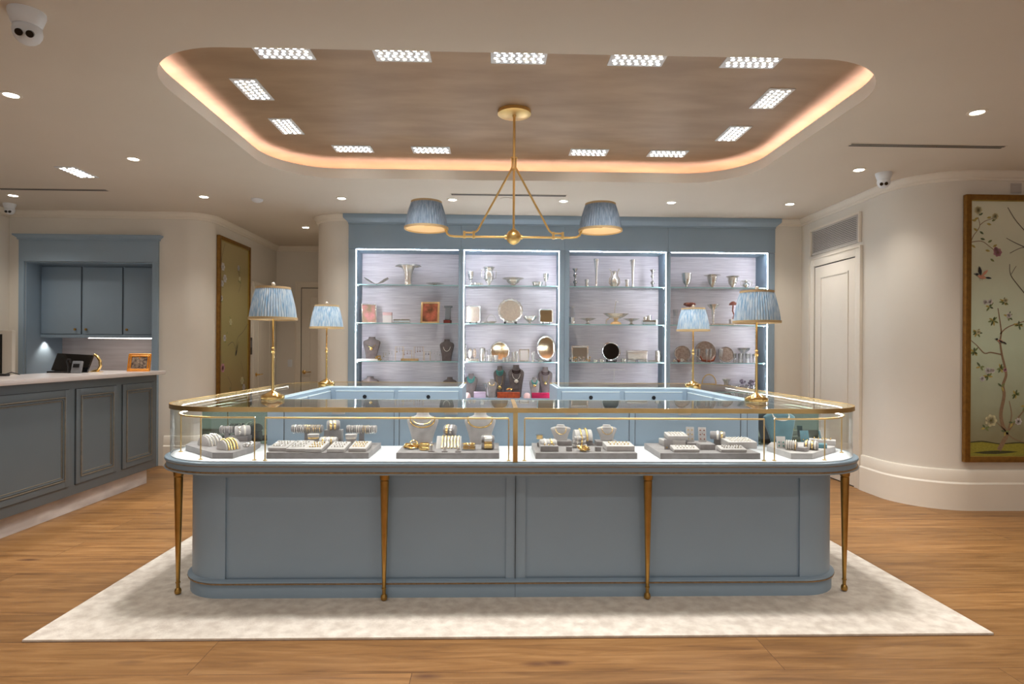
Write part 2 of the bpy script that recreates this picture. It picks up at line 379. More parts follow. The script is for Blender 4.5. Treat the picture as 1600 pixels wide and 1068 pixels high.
# crown and baseboards
CR = [(0, HC), (0.055, HC), (0.055, HC-0.012), (0.035, HC-0.03), (0.03, HC-0.055), (0.018, HC-0.06), (0.014, HC-0.078), (0, HC-0.08)]
BB = [(0, 0), (0.032, 0), (0.032, 0.235), (0.024, 0.245), (0.02, 0.25), (0.02, 0.345), (0.012, 0.358), (0, 0.36)]
def molding(name, path, prof, label):
    bm = bm_(); sweep(bm, path, prof); return struct(name, bm, 'trim', label)
pLfull = [(-5.75, YB)] + pL
molding('trim_2', [(-5.75, -2.6), (-5.75, YB)], CR, 'crown moulding at the far left')
molding('trim_3', pLfull, CR, 'crown moulding over the niche and into the passage')
molding('trim_4', [(XL, YE), (-2.21, YE)], CR, 'crown moulding across the passage end')
molding('trim_5', pP[:-1]+[(-1.76, YB)], CR, 'crown moulding on the rounded pillar')
molding('trim_6', [(3.44, YB), (XR, YB)] + pR[1:], CR, 'crown moulding along the right wall')
molding('baseboard_left', [(-3.93, YB)] + pL[1:15] + [(XL, 8.7)], BB, 'tall white baseboard beside the reception counter')
molding('baseboard_back', pP, BB, 'baseboard of the rounded pillar')
molding('baseboard_back', [(3.42, YB), (XR, YB), (XR, 7.27)], BB, 'baseboard beside the cabinets')
molding('baseboard_right', [(XR, 6.14), (XR, 5.84)] + pR[2:], BB, 'tall white baseboard curving round the right wall')

# right-hand door with casing and grille
def panel_door(bm, wdt, h, t=0.03, margin=0.12):
    """flat door in XZ plane, front faces -Y at y=0, with a raised panel rim"""
    box(bm, 0, wdt, 0, t, 0.01, h, 0.003)
    z0, z1 = margin*1.6, h-margin
    for (a, b, c, d) in ((margin, wdt-margin, z1-0.02, z1), (margin, wdt-margin, z0, z0+0.02), (margin, margin+0.02, z0, z1), (wdt-margin-0.02, wdt-margin, z0, z1)):
        box(bm, a, b, -0.008, 0, c, d, 0.003)
def casing(name, wdt, h, loc, rz, label, cw=0.09):
    bm = bm_()
    for a, b, c, d in ((-cw, 0, 0, h+cw), (wdt, wdt+cw, 0, h+cw), (0, wdt, h, h+cw)): box(bm, a, b, -0.022, 0.0, c, d, 0.005)
    for a, b, c, d in ((-cw-0.012, -cw+0.008, 0, h+cw+0.012), (wdt+cw-0.008, wdt+cw+0.012, 0, h+cw+0.012), (-cw, wdt+cw, h+cw-0.008, h+cw+0.012)): box(bm, a, b, -0.032, 0.0, c, d, 0.004)
    o = finish(name, bm, 'trim', loc=loc, rot=(0, 0, rz)); o['kind'] = 'structure'; o['category'] = 'trim'; o['label'] = label; return o
def door(name, wdt, h, loc, rz, label):
    bm = bm_(); panel_door(bm, wdt, h); o = finish(name, bm, 'trim', loc=loc, rot=(0,0,rz)); o['kind'] = 'structure'; o['category'] = 'door'; o['label'] = label
    bm = bm_(); box(bm, -0.006, wdt+0.006, 0.002, 0.006, 0, h+0.008)
    finish('door_gap', bm, 'gap', parent=o, loc=(0, -0.001, 0)) 
    return o
# faces -X : local x -> world -Y   (rotate -90)
d1 = door('door_1', 0.80, 2.39, (XR-0.012, 7.06, 0), -PI/2, 'cream panelled door in the right wall')
casing('trim_7', 0.82, 2.40, (XR, 7.07, 0), -PI/2, 'white casing round the door on the right')
casing('trim_8', 0.96, 0.30, (XR-0.001, 7.14, 2.535), -PI/2, 'flat frame of the air grille over the right door', cw=0.001)
g = thing('air_grille', 'grey louvred air grille above the door in the right wall', 'air vent', (XR, 7.14, 2.54), -PI/2)
bm = bm_()
for a, b, c, d in ((0, 0.92, 0, 0.02), (0, 0.92, 0.27, 0.29), (0, 0.02, 0, 0.29), (0.90, 0.92, 0, 0.29)): box(bm, a, b, -0.014, 0, c, d, 0.002)
finish('frame', bm, 'grille', g)
bm = bm_()
for k in range(13): box(bm, 0.02, 0.90, -0.010, -0.004, 0.024+k*0.019, 0.035+k*0.019)
finish('louvers', bm, 'grille', g)
bm = bm_(); box(bm, 0.015, 0.905, -0.003, -0.0005, 0.015, 0.275); finish('backing', bm, 'vent', g)
# passage doors
def lever(parent, x, z, s=1):
    bm = bm_(); lathe(bm, [(0.001, 0), (0.028, 0.002), (0.03, 0.008), (0.012, 0.014), (0.01, 0.05)], seg=20, mtx=Matrix.Translation((x, 0, z)) @ Matrix.Rotation(PI/2, 4, 'X'))
    tube(bm, [(x, -0.045, z), (x+s*0.03, -0.052, z), (x+s*0.12, -0.05, z+0.003)], 0.008)
    finish('door_handle', bm, 'brass_pol', parent)
d2 = door('door_2', 0.82, 2.36, (-3.05, YE-0.012, 0), 0, 'grey-white panelled door closing the end of the passage'); lever(d2, 0.045, 1.04)
casing('trim_9', 0.84, 2.37, (-3.06, YE, 0), 0, 'casing round the door at the passage end', cw=0.08)
d3 = door('door_3', 0.70, 2.28, (XL+0.012, 8.86, 0), PI/2, 'cream panelled door in the left wall of the passage'); lever(d3, 0.05, 1.03)
casing('trim_10', 0.72, 2.29, (XL, 8.85, 0), PI/2, 'casing round the door in the left passage wall', cw=0.06)
t = thing('door_keypad', 'black keypad on the passage wall beside the tall framed painting', 'keypad', (XL, 8.70, 1.32), PI/2)
bm = bm_(); box(bm, -0.05, 0.05, -0.02, 0, 0, 0.24, 0.004); finish('housing', bm, 'black', t)
bm = bm_(); box(bm, -0.03, 0.03, -0.024, -0.02, 0.1, 0.2, 0.002); finish('screen', bm, 'grey_plastic', t)
bm = bm_(); box(bm, -0.035, 0.035, -0.008, 0, 0, 0.115, 0.003); o = finish('light_switch', bm, 'white_plastic', loc=(-3.23, YE, 1.12)); tag(o, 'pale switch plate on the passage end wall left of the door', 'light switch')
t = thing('emergency_light', 'small dark and white fitting high on the passage wall by the pillar', 'wall light', (-2.208, 9.3, 2.50), -PI/2)  # small fitting built as an emergency light
bm = bm_(); box(bm, -0.09, 0.09, -0.10, 0, 0.10, 0.17, 0.01); finish('bracket', bm, 'black', t)
bm = bm_(); box(bm, -0.08, 0.08, -0.085, 0, 0, 0.10, 0.01); finish('housing', bm, 'white_plastic', t)
bm = bm_(); box(bm, 0, 0.10, -0.008, 0, 0, 0.09, 0.003)
for k in range(5): box(bm, 0.01, 0.09, -0.011, -0.008, 0.012+k*0.016, 0.019+k*0.016)
o = finish('wall_vent', bm, 'grille', loc=(4.60, 5.34, 2.83)); tag(o, 'small pale vent plate above the painting on the right wall', 'air vent')

# ================================================================= CEILING FITTINGS
def panel_light(x, y, z, along_y, label, group):
    t = thing('led_panel_light', label, 'ceiling light', (x, y, z), PI/2 if along_y else 0, group)
    bm = bm_(); box(bm, -0.172, 0.172, -0.09, 0.09, -0.006, 0.004, 0.002); finish('trim_plate', bm, 'white_plastic', t)
    bm = bm_(); rnd = random.Random(int(x*100+y*1000))
    for i in range(7):
        for j in range(4):
            wx = -0.141+i*0.045+(0.0 if j%2 == 0 else 0.014); py = -0.057+j*0.038
            vs = [bm.verts.new((wx+0.0115*math.cos(2*PI*k/8), py+0.0115*math.sin(2*PI*k/8), -0.0075)) for k in range(8)]
            f = bm.faces.new(vs[::-1]); f.material_index = rnd.choice((0, 0, 1, 2))
    bmesh.ops.reverse_faces(bm, faces=[f for f in bm.faces if f.normal.z > 0])
    me = bpy.data.meshes.new('led_array'); bm.to_mesh(me); bm.free()
    for k in ('led_n', 'led_w', 'led_c'): me.materials.append(M[k])
    o = bpy.data.objects.new('led_array', me); C.objects.link(o); o.parent = t
    spot((x, y, z-0.03), L_BEAM, NEUT, 100, 0.06, 0.6)
    return t
GP = 'square LED panels set in the bronze recess'
pos = ['leftmost', 'second from left', 'middle', 'second from right', 'rightmost']
for i, x in enumerate((-1.29, -0.575, 0.137, 0.868, 1.58)):
    panel_light(x, 3.74, TZ, False, f'LED panel in the near row of the recess, {pos[i]} of five', GP)
for i, x in enumerate((-1.28, -0.582, 0.84, 1.56)):
    panel_light(x, 5.52, TZ, False, f'LED panel in the far row of the recess, {["leftmost","second from left","second from right","rightmost"][i]} of four', GP)
for x, s in ((-1.69, 'left'), (1.955, 'right')):
    for y, q in ((4.29, 'nearer'), (4.99, 'farther')):
        panel_light(x, y, TZ, True, f'LED spot panel at the {s} end of the bronze recess, the {q} of two', GP)
panel_light(-3.86, 5.75, HC, True, 'LED spot panel alone in the plain ceiling above the reception counter', GP)
def downlight(x, y, label, pw=1.0):
    t = thing('downlight', label, 'ceiling light', (x, y, HC), 0, 'round recessed downlights')
    bm = bm_(); lathe(bm, [(0.060, 0.0), (0.060, -0.004), (0.044, -0.006), (0.040, 0.0)], seg=28, cap=False); finish('trim_ring', bm, 'trim', t)
    bm = bm_(); lathe(bm, [(0.0001, -0.0035), (0.040, -0.0035)], seg=24, cap=False); finish('lens', bm, 'down', t)
    spot((x, y, HC-0.03), L_SPOT*pw, WARM, 120, 0.035, 0.9)
    return t
for x, y, l in ((-3.11, 4.01, 'round downlight cut near the left edge, nearest over the reception counter'), (-3.10, 5.32, 'round downlight left of the recess, between two others in a line'),
                (-5.14, 6.66, 'round downlight in the far left corner before the blue niche'), (-3.11, 6.61, 'round downlight above the rounded wall corner at the passage'),
                (-1.65, 6.6, 'round downlight above the cream pillar, left end of the cabinet row'), (-0.465, 6.6, 'round downlight over the first display cabinet, left of the long slot'),
                (0.735, 6.6, 'round downlight over the middle display cabinets, right of the long slot'), (1.912, 6.6, 'round downlight above the join of the two right cabinets'),
                (3.218, 6.6, 'round downlight at the right end of the cabinet row'), (3.218, 5.33, 'round downlight beside the security camera on the right'),
                (3.233, 4.02, 'large near downlight right of the recess'), (-2.52, 8.2, 'round downlight deep in the passage')):
    downlight(x, y, l)
# unseen lamps without fixtures, added to brighten the right painting and the near floor
for x, y in ((4.52, 4.02), (4.52, 2.7)): spot((x, y, HC-0.03), L_SPOT*1.3, WARM, 120, 0.035, 0.9)
for x in (-3.1, -0.9, 1.2, 3.2):
    for y in (0.2, 1.6): spot((x, y, HC-0.03), L_SPOT*1.1, WARM, 120, 0.035, 0.9)
def slot(x0, x1, y, label):
    t = thing('slot_diffuser', label, 'air vent', ((x0+x1)/2, y, HC)); h = (x1-x0)/2
    bm = bm_(); box(bm, -h-0.01, h+0.01, -0.035, 0.035, -0.003, 0.002); finish('frame', bm, 'ceil', t)
    bm = bm_()
    for c in (-0.016, 0.016): box(bm, -h, h, c-0.009, c+0.009, -0.005, -0.002)
    finish('slots', bm, 'vent', t)
slot(-5.07, -3.99, 6.39, 'long dark slot air diffuser above the blue niche'); slot(-0.46, 0.734, 6.37, 'long dark slot air diffuser before the display cabinets')
slot(2.76, 3.98, 4.69, 'long dark slot air diffuser in the ceiling on the right')
def seccam(x, y, aim, s, label):
    t = thing('security_camera', label, 'security camera', (x, y, HC), aim)
    bm = bm_(); lathe(bm, [(0.062*s, 0), (0.062*s, -0.012*s), (0.05*s, -0.05*s), (0.045*s, -0.055*s)], seg=28); finish('mount', bm, 'white_plastic', t)
    bm = bm_(); lathe(bm, [(0.0001, -0.05)] + [(0.05*math.sin(k*PI/10), -0.05*math.cos(k*PI/10)) for k in range(1, 10)] + [(0.0001, 0.05)], seg=24, mtx=Matrix.Translation((0, 0.01*s, -0.072*s)) @ Matrix.Scale(s, 4)); finish('ball_housing', bm, 'white_plastic', t)
    bm = bm_()
    for dx in (-0.017, 0.017): lathe(bm, [(0.0001, 0.02), (0.013, 0.02), (0.013, 0)], seg=14, mtx=Matrix.Translation((0, 0.01*s, -0.072*s)) @ Matrix.Scale(s, 4) @ Matrix.Rotation(R(118), 4, 'X') @ Matrix.Translation((dx, 0, 0.037)))
    finish('lens', bm, 'black_gloss', t)
seccam(-2.27, 3.02, R(25), 1.25, 'large white dome security camera in the near left corner of the ceiling')
seccam(-5.48, 7.05, R(15), 1.0, 'white dome security camera far left above the blue niche'); seccam(3.50, 5.42, R(-30), 1.1, 'white dome security camera on the ceiling by the right wall')
bm = bm_(); lathe(bm, [(0.06, 0), (0.06, -0.014), (0.045, -0.028), (0.03, -0.034), (0.0001, -0.034)], seg=28); o = finish('smoke_detector', bm, 'white_plastic', loc=(-2.58, 6.69, HC)); tag(o, 'white round smoke detector on the ceiling at the passage mouth', 'smoke detector')
bm = bm_(); lathe(bm, [(0.075, 0), (0.075, -0.004), (0.0001, -0.005)], seg=32); o = finish('ceiling_speaker', bm, 'ceil', loc=(0.12, 6.55, HC)); tag(o, 'flush round speaker cover in the ceiling behind the chandelier', 'speaker')

# ================================================================= PLEATED SHADES, LAMPS, CHANDELIER
def shade_mesh(rb, rt, h, m, parent, z0, pleats=52, name='lamp_shade', curve=0.06):
    seg = pleats*4; bm = bm_()
    def ring(r, z, amp, ph=0): return [bm.verts.new(((r+amp*math.cos(pleats*2*PI*k/seg+ph))*math.cos(2*PI*k/seg), (r+amp*math.cos(pleats*2*PI*k/seg+ph))*math.sin(2*PI*k/seg), z0+z)) for k in range(seg)]
    N_ = 6; out = []
    for i in range(N_+1):
        f = i/N_; r = rb+(rt-rb)*f + curve*rb*math.sin(f*PI)*0.6
        out.append(ring(r, h*f, 0.0028))
    inn = []
    for i in range(N_+1):
        f = 1-i/N_; r = rb+(rt-rb)*f + curve*rb*math.sin(f*PI)*0.6 - 0.005
        inn.append(ring(r, h*f, 0.0))
    rows = out+inn
    for j in range(len(rows)):
        a, b = rows[j], rows[(j+1)%len(rows)]
        for k in range(seg):
            f = bm.faces.new((a[k], a[(k+1)%seg], b[(k+1)%seg], b[k])); f.material_index = 0 if j < N_ else 1
    sh = finish(name, bm, [m, 'shade_in'], parent)
    for r, z, hh in ((rb, 0, 0.014), (rt, h-0.012, 0.014)):
        bm = bm_(); lathe(bm, [(r-0.006, z-0.001), (r+0.005, z-0.001), (r+0.0055, z+hh), (r-0.006, z+hh), (r-0.006, z-0.001)], (0, 0, z0), seg=64, cap=False); finish('braid', bm, 'shade_trim', sh)
    return sh
lamp = thing('table_lamp', 'x', 'table lamp', (-1.41, 3.93, 1.081), 0, 'brass table lamps with pleated blue shades')
bm = bm_(); lathe(bm, [(0.0001, 0), (0.070, 0), (0.072, 0.004), (0.072, 0.020), (0.066, 0.028), (0.058, 0.030), (0.05, 0.036), (0.022, 0.048), (0.010, 0.056), (0.008, 0.075), (0.0001, 0.075)], seg=40); finish('base', bm, 'brass_pol', lamp)
bm = bm_(); lathe(bm, [(0.0085, 0.07), (0.0075, 0.29), (0.012, 0.295), (0.014, 0.305), (0.0085, 0.312), (0.0085, 0.32), (0.012, 0.328), (0.0065, 0.335), (0.0055, 0.60)], seg=18); finish('stem', bm, 'brass_pol', lamp)
bm = bm_(); lathe(bm, [(0.010, 0.58), (0.014, 0.60), (0.014, 0.64), (0.003, 0.65), (0.003, 0.72)], seg=14)
for a in range(3): tube(bm, [(0, 0, 0.712), (0.1*math.cos(a*2.094), 0.1*math.sin(a*2.094), 0.706)], 0.0015, 5)
finish('shade_carrier', bm, 'brass', lamp)
bm = bm_(); lathe(bm, [(0.003, 0.715), (0.008, 0.72), (0.012, 0.728), (0.011, 0.738), (0.0001, 0.744)], seg=16); finish('finial', bm, 'pearl', lamp)
shade_mesh(0.143, 0.100, 0.205, 'silk', lamp, 0.505)
lamp['label'] = 'brass table lamp with pleated blue shade, front left on the glass counter'
dup(lamp, (-1.50, 5.50, 1.081), 0.4, 'brass table lamp with pleated blue shade, rear left on the counter before the pillar')
dup(lamp, (1.69, 3.90, 1.081), 0.8, 'brass table lamp with pleated blue shade, front right on the glass counter')
dup(lamp, (1.80, 5.50, 1.081), 1.3, 'brass table lamp with pleated blue shade, rear right before the last cabinet')

ch = thing('chandelier', 'brass two-arm chandelier with pleated blue shades above the display counter', 'chandelier', (0.137, 4.60, 0))
bm = bm_(); lathe(bm, [(0.0001, TZ), (0.125, TZ), (0.126, TZ-0.025), (0.118, TZ-0.03), (0.014, TZ-0.032), (0.012, TZ-0.045), (0.0001, TZ-0.045)], seg=48); finish('canopy', bm, 'brass', ch)
bm = bm_(); tube(bm, [(0, 0, TZ-0.04), (0, 0, 2.83)], 0.0095, 14); tube(bm, [(0, 0, 2.77), (0, 0, 2.30)], 0.0085, 14); finish('rod', bm, 'brass', ch)
bm = bm_()
for z in (2.845, 2.765): lathe(bm, [(0.0001, z-0.006), (0.026, z-0.006), (0.026, z+0.006), (0.0001, z+0.006)], seg=24)
for dx, dy in ((-0.014, 0), (0.014, 0), (0, -0.014), (0, 0.014)): tube(bm, [(dx, dy, 2.84), (dx, dy, 2.77)], 0.006, 8)
finish('collar', bm, 'brass', ch)
bm = bm_(); lathe(bm, [(0.0001, 2.193), (0.012, 2.196)] + [(0.056*math.sin(a*PI/12), 2.253-0.056*math.cos(a*PI/12)) for a in range(2, 12)] + [(0.014, 2.315), (0.0001, 2.316)], seg=32)
for s in (-1, 1): lathe(bm, [(0.0001, 0), (0.018, 0), (0.018, 0.014), (0.0001, 0.014)], seg=16, mtx=Matrix.Translation((s*0.052, 0, 2.253)) @ Matrix.Rotation(s*PI/2, 4, 'Y'))
finish('ball', bm, 'brass', ch)
for s in (-1, 1):
    bm = bm_(); tube(bm, [(s*0.05, 0, 2.253), (s*0.44, 0, 2.253), (s*0.478, 0, 2.258), (s*0.498, 0, 2.272), (s*0.508, 0, 2.295), (s*0.515, 0, 2.315), (s*0.54, 0, 2.33), (s*0.60, 0, 2.335), (s*0.655, 0, 2.338)], 0.0085, 12)
    finish('arm', bm, 'brass', ch)
    bm = bm_(); tube(bm, [(s*0.018, 0, 2.765), (s*0.262, 0, 2.315), (s*0.272, 0, 2.30), (s*0.29, 0, 2.287), (s*0.315, 0, 2.283), (s*0.375, 0, 2.283)], 0.0075, 12)
    for x in (0.30, 0.37): box(bm, s*x-0.009, s*x+0.009, -0.011, 0.011, 2.240, 2.294, 0.002)
    finish('strut', bm, 'brass', ch)
    e = bpy.data.objects.new('shade', None); C.objects.link(e); e.parent = ch; e.location = (s*0.655, 0, 0)
    shade_mesh(0.160, 0.110, 0.205, 'silk_d', e, 2.303, pleats=46, name='pleated_fabric')
    bm = bm_(); lathe(bm, [(0.0001, 2.33), (0.016, 2.33), (0.016, 2.385), (0.0001, 2.385)], seg=16)
    for a in range(3): tube(bm, [(0, 0, 2.38), (0.105*math.cos(a*2.094+0.4), 0.105*math.sin(a*2.094+0.4), 2.49)], 0.0018, 5)
    finish('socket', bm, 'brass', e)
    bm = bm_(); lathe(bm, [(0.0001, 2.385), (0.012, 2.39), (0.024, 2.415), (0.024, 2.43), (0.012, 2.447), (0.0001, 2.45)], seg=18); finish('bulb', bm, 'bulb', e)

# ================================================================= RUG
bm = bm_(); box(bm, -2.238, 2.489, 2.968, 6.75, 0.0, 0.012, 0.004); o = finish('rug', bm, 'rug'); tag(o, 'large cream mottled rug under the central display counter', 'rug')

# ================================================================= BLUE NICHE AT THE LEFT
bm = bm_()
for a in ((-5.62, -5.56, 0, 2.42), (-4.07, -4.0, 0, 2.42)): box(bm, a[0], a[1], YB-0.03, YB, a[2], a[3], 0.003)
box(bm, -5.62, -4.0, YB-0.03, YB, 2.42, 2.69, 0.003)
box(bm, -5.559, -5.545, YB+0.001, 7.999, 0, 2.419); box(bm, -4.085, -4.071, YB+0.001, 7.999, 0, 2.419); box(bm, -5.545, -4.085, YB+0.001, 7.999, 2.405, 2.419)
sweep(bm, [(-5.62, YB), (-5.62, YB-0.031), (-4.0, YB-0.031), (-4.0, YB)], [(0, 2.675), (0.012, 2.675), (0.014, 2.695), (0.045, 2.722), (0.045, 2.735), (0, 2.735)])
struct('trim_11', bm, 'blue', 'blue painted casing with cornice round the niche on the left')
bm = bm_(); box(bm, -5.56, -4.07, 8.0, 8.03, 0, 2.42); struct('wall_niche', bm, 'splash', 'veined stone back of the blue niche')
t = thing('wall_cabinet', 'blue three-door cupboard hung in the niche on the left', 'cabinet', (-5.544, 7.63, 1.525))
bm = bm_(); box(bm, 0, 1.458, 0, 0.368, 0.0, 0.877); box(bm, 0, 1.458, -0.012, 0.0, 0, 0.035, 0.003); finish('body', bm, 'blue', t)
for i, (a, b, kx) in enumerate(((0.015, 0.485, 0.43), (0.515, 0.98, 0.56), (1.01, 1.455, 1.05))):
    bm = bm_(); box(bm, a, b, -0.016, 0.0, 0.045, 0.86, 0.003); dd = finish('cabinet_door', bm, 'blue', t)
    bm = bm_()
    for q in ((a-0.006, a, 0.04, 0.865), (b, b+0.006, 0.04, 0.865), (a, b, 0.86, 0.866)): box(bm, q[0], q[1], -0.003, 0.0, q[2], q[3])
    finish('door_gap', bm, 'gap', dd)
    bm = bm_(); lathe(bm, [(0.006, 0), (0.006, 0.012), (0.015, 0.018), (0.014, 0.026), (0.0001, 0.029)], seg=18, mtx=Matrix.Translation((kx, -0.016, 0.10)) @ Matrix.Rotation(PI/2, 4, 'X')); finish('knob', bm, 'brass_old', dd)
bm = bm_(); box(bm, 0.55, 1.40, 0.03, 0.05, -0.008, 0.0); finish('light_strip', bm, 'niche_led', t)
spot((-5.49, 7.69, 1.515), 6.0, (1, 0.86, 0.72), 100, 0.02, 0.7)
t = thing('base_cabinet', 'blue base cabinet with white top inside the niche behind the reception counter', 'cabinet', (-5.544, 7.45, 0))
bm = bm_(); box(bm, 0, 1.458, 0.02, 0.54, 0, 0.87); box(bm, 0.02, 0.72, 0.004, 0.02, 0.08, 0.85, 0.003); box(bm, 0.76, 1.44, 0.004, 0.02, 0.08, 0.85, 0.003); finish('body', bm, 'blue', t)
bm = bm_(); box(bm, 0, 1.458, 0, 0.545, 0.87, 0.91, 0.004); finish('worktop', bm, 'marble', t)
# framed dark panel cut by the left edge
t = thing('framed_screen', 'pale framed dark panel cut by the left edge behind the reception counter', 'screen', (-5.42, 6.6, 0.75))
bm = bm_(); box(bm, -0.25, 0.325, 0, 0.05, 0.0, 0.83, 0.006); finish('frame', bm, 'trim', t)
bm = bm_(); box(bm, -0.20, 0.225, -0.006, 0.0, 0.04, 0.79, 0.002); finish('screen_panel', bm, 'black_gloss', t)
bm = bm_(); box(bm, -0.2, 0.28, 0.0, 0.04, -0.75, 0.0, 0.004); finish('pedestal', bm, 'trim', t)

# ================================================================= RECEPTION COUNTER
t = thing('reception_counter', 'long grey-blue reception counter with panelled front and white marble top', 'counter', (-3.55, 0, 0))
FX = 0.0
bm = bm_(); box(bm, -0.62, 0, 2.2, 6.53, 0.16, 1.125, 0.002); finish('body', bm, 'blue_dark', t)
bm = bm_(); box(bm, -0.58, -0.06, 2.2, 6.46, 0, 0.16); finish('toe_kick', bm, 'stone_kick', t)
bm = bm_(); box(bm, -0.62, 0.07, 2.15, 6.58, 1.125, 1.165, 0.012); finish('worktop', bm, 'marble', t)
def counter_panel(y0, y1, z0=0.245, z1=1.05):
    bm = bm_()
    def ring(a, b, c, d, w_, x0, x1, mi=0, bev=0.003):
        for q in ((a, a+w_, c, d), (b-w_, b, c, d)): box(bm, x0, x1, q[0], q[1], q[2], q[3], bev, mi)
        for q in ((c, c+w_), (d-w_, d)): box(bm, x0, x1, a+w_, b-w_, q[0], q[1], bev, mi)
    box(bm, 0, 0.002, y0-0.004, y1+0.004, z0-0.004, z1+0.004, 0, 1)
    ring(y0, y1, z0, z1, 0.055, 0, 0.012)
    ring(y0+0.055, y1-0.055, z0+0.055, z1-0.055, 0.010, 0, 0.020, 2)
    ring(y0+0.069, y1-0.069, z0+0.069, z1-0.069, 0.012, 0, 0.016)
    ring(y0+0.083, y1-0.083, z0+0.083, z1-0.083, 0.008, 0, 0.010, 2)
    box(bm, 0, 0.004, y0+0.09, y1-0.09, z0+0.09, z1-0.09)
    finish('front_panel', bm, ['blue_dark', 'gap', 'taupe'], t)
M['taupe'] = mat('taupe_bead', (128, 120, 106), 0.4, var=0.2, scale=30)
counter_panel(5.93, 6.47); counter_panel(5.28, 5.84); counter_panel(3.85, 5.20); counter_panel(2.45, 3.77)
# things on the counter
ZC = 1.165
t = thing('touch_terminal', 'black tilted touch screen seen from behind on the reception counter', 'monitor', (-4.02, 5.90, ZC), 0.0)
bm = bm_(); box(bm, -0.17, 0.17, -0.012, 0.012, 0.0, 0.175, 0.006, mtx=Matrix.Translation((0, 0, 0.012)) @ Matrix.Rotation(R(-24), 4, 'X') @ Matrix.Rotation(R(3), 4, 'Y')); finish('screen', bm, 'black_gloss', t)
bm = bm_(); box(bm, -0.15, 0.09, -0.09, 0.10, 0, 0.016, 0.005); finish('foot', bm, 'black', t)
t = thing('card_reader', 'small grey card terminal with handset in front of the black screen', 'card reader', (-3.88, 5.78, ZC))
bm = bm_(); box(bm, -0.045, 0.045, -0.012, 0.012, 0, 0.115, 0.006, mtx=Matrix.Rotation(R(-15), 4, 'X')); finish('body', bm, 'grey_plastic', t)
bm = bm_(); box(bm, -0.028, 0.028, -0.020, -0.012, 0.05, 0.085, 0.002, mtx=Matrix.Rotation(R(-15), 4, 'X')); finish('display', bm, 'black', t)
bm = bm_(); tube(bm, [(-0.07, 0, 0), (-0.072, 0, 0.07), (-0.085, 0, 0.11), (-0.075, 0, 0.13), (-0.055, 0, 0.128), (-0.052, 0, 0.10)], 0.008, 8); finish('handset', bm, 'black', t)
bm = bm_(); tube(bm, [(-0.04, 0, 0), (0.02, 0, 0.02), (0.04, 0, 0.06), (0.035, 0, 0.11), (0.01, 0, 0.15), (-0.02, 0, 0.17)], 0.014, 10); box(bm, -0.06, 0.05, -0.03, 0.03, 0, 0.006, 0.002)
o = finish('curved_ornament', bm, 'gold', loc=(-3.90, 6.10, ZC)); tag(o, 'curved golden ornament to the right of the black screen on the counter', 'ornament')
t = thing('tabletop_frame', 'orange-gold bamboo picture frame leaning at the far end of the reception counter', 'picture frame', (-3.61, 6.30, ZC), R(8))
MT = Matrix.Rotation(R(-14), 4, 'X')
M['bamboo'] = mat('gilded_bamboo', (214, 134, 34), 0.35, metal=0.4, var=0.25, scale=40); M['photo_mix'] = mat('mixed_photograph', (150, 130, 110), 0.5, rgb2=(60, 44, 40), scale=38)
bm = bm_()
for a, b in (((-0.1, 0), (-0.1, 0.18)), ((0.1, 0), (0.1, 0.18)), ((-0.1, 0.004), (0.1, 0.004)), ((-0.1, 0.178), (0.1, 0.178)), ((-0.082, 0), (-0.082, 0.18)), ((0.082, 0), (0.082, 0.18)), ((-0.1, 0.16), (0.1, 0.16)), ((-0.1, 0.02), (0.1, 0.02))):
    vs = tube(bm, [(a[0], 0, a[1]), (b[0], 0, b[1])], 0.008, 8); bmesh.ops.transform(bm, matrix=MT, verts=vs)
finish('frame', bm, 'bamboo', t)
bm = bm_(); box(bm, -0.078, 0.078, 0.001, 0.006, 0.02, 0.16, mtx=MT); finish('photograph', bm, 'photo_mix', t)
bm = bm_(); tube(bm, [(0, 0.03, 0.14), (0, 0.10, 0.0)], 0.005, 6); finish('easel_leg', bm, 'bamboo', t)
bm = bm_(); box(bm, -0.05, 0.05, -0.02, 0.02, 0, 0.02, 0.006); tube(bm, [(0, 0, 0.01), (0.06, 0.02, 0.03), (0.12, 0.03, 0.012)], 0.004, 6)
o = finish('stapler', bm, 'black', loc=(-4.03, 5.12, ZC)); tag(o, 'small black object lying on the marble near the left edge', 'stationery')

# ================================================================= DISPLAY COUNTER (the island)
X0, X1, Y0, Y1, RC = -1.96, 2.23, 3.35, 6.10, 0.45
IX0, IX1, IY0, IY1 = -1.42, 1.70, 3.98, 5.35
GL, GR = -0.28, 0.55
def outer(x0=X0, x1=X1, y0=Y0, y1=Y1, r=RC, n=14):
    p = arc(x1-r, y1-r, r, 90, 0, n) + arc(x1-r, y0+r, r, 0, -90, n) + arc(x0+r, y0+r, r, 270, 180, n) + arc(x0+r, y1-r, r, 180, 90, n)
    return [(GR, y1)] + p + [(GL, y1)]
INNER = [(GL, Y1), (GL, IY1), (IX0, IY1), (IX0, IY0), (IX1, IY0), (IX1, IY1), (GR, IY1), (GR, Y1)]
CO = outer() + INNER[1:-1]
M['brass_rim'] = mat('brushed_brass_rim', (226, 192, 132), 0.34, metal=1.0, var=0.15, scale=10)
dc = thing('display_counter', 'blue jewellery display counter with glass top, brass rim and tapered brass legs', 'display counter', (0, 0, 0))
PX0, PX1, PY0, PY1, PR = -1.769, 2.03, 3.45, 5.98, 0.25
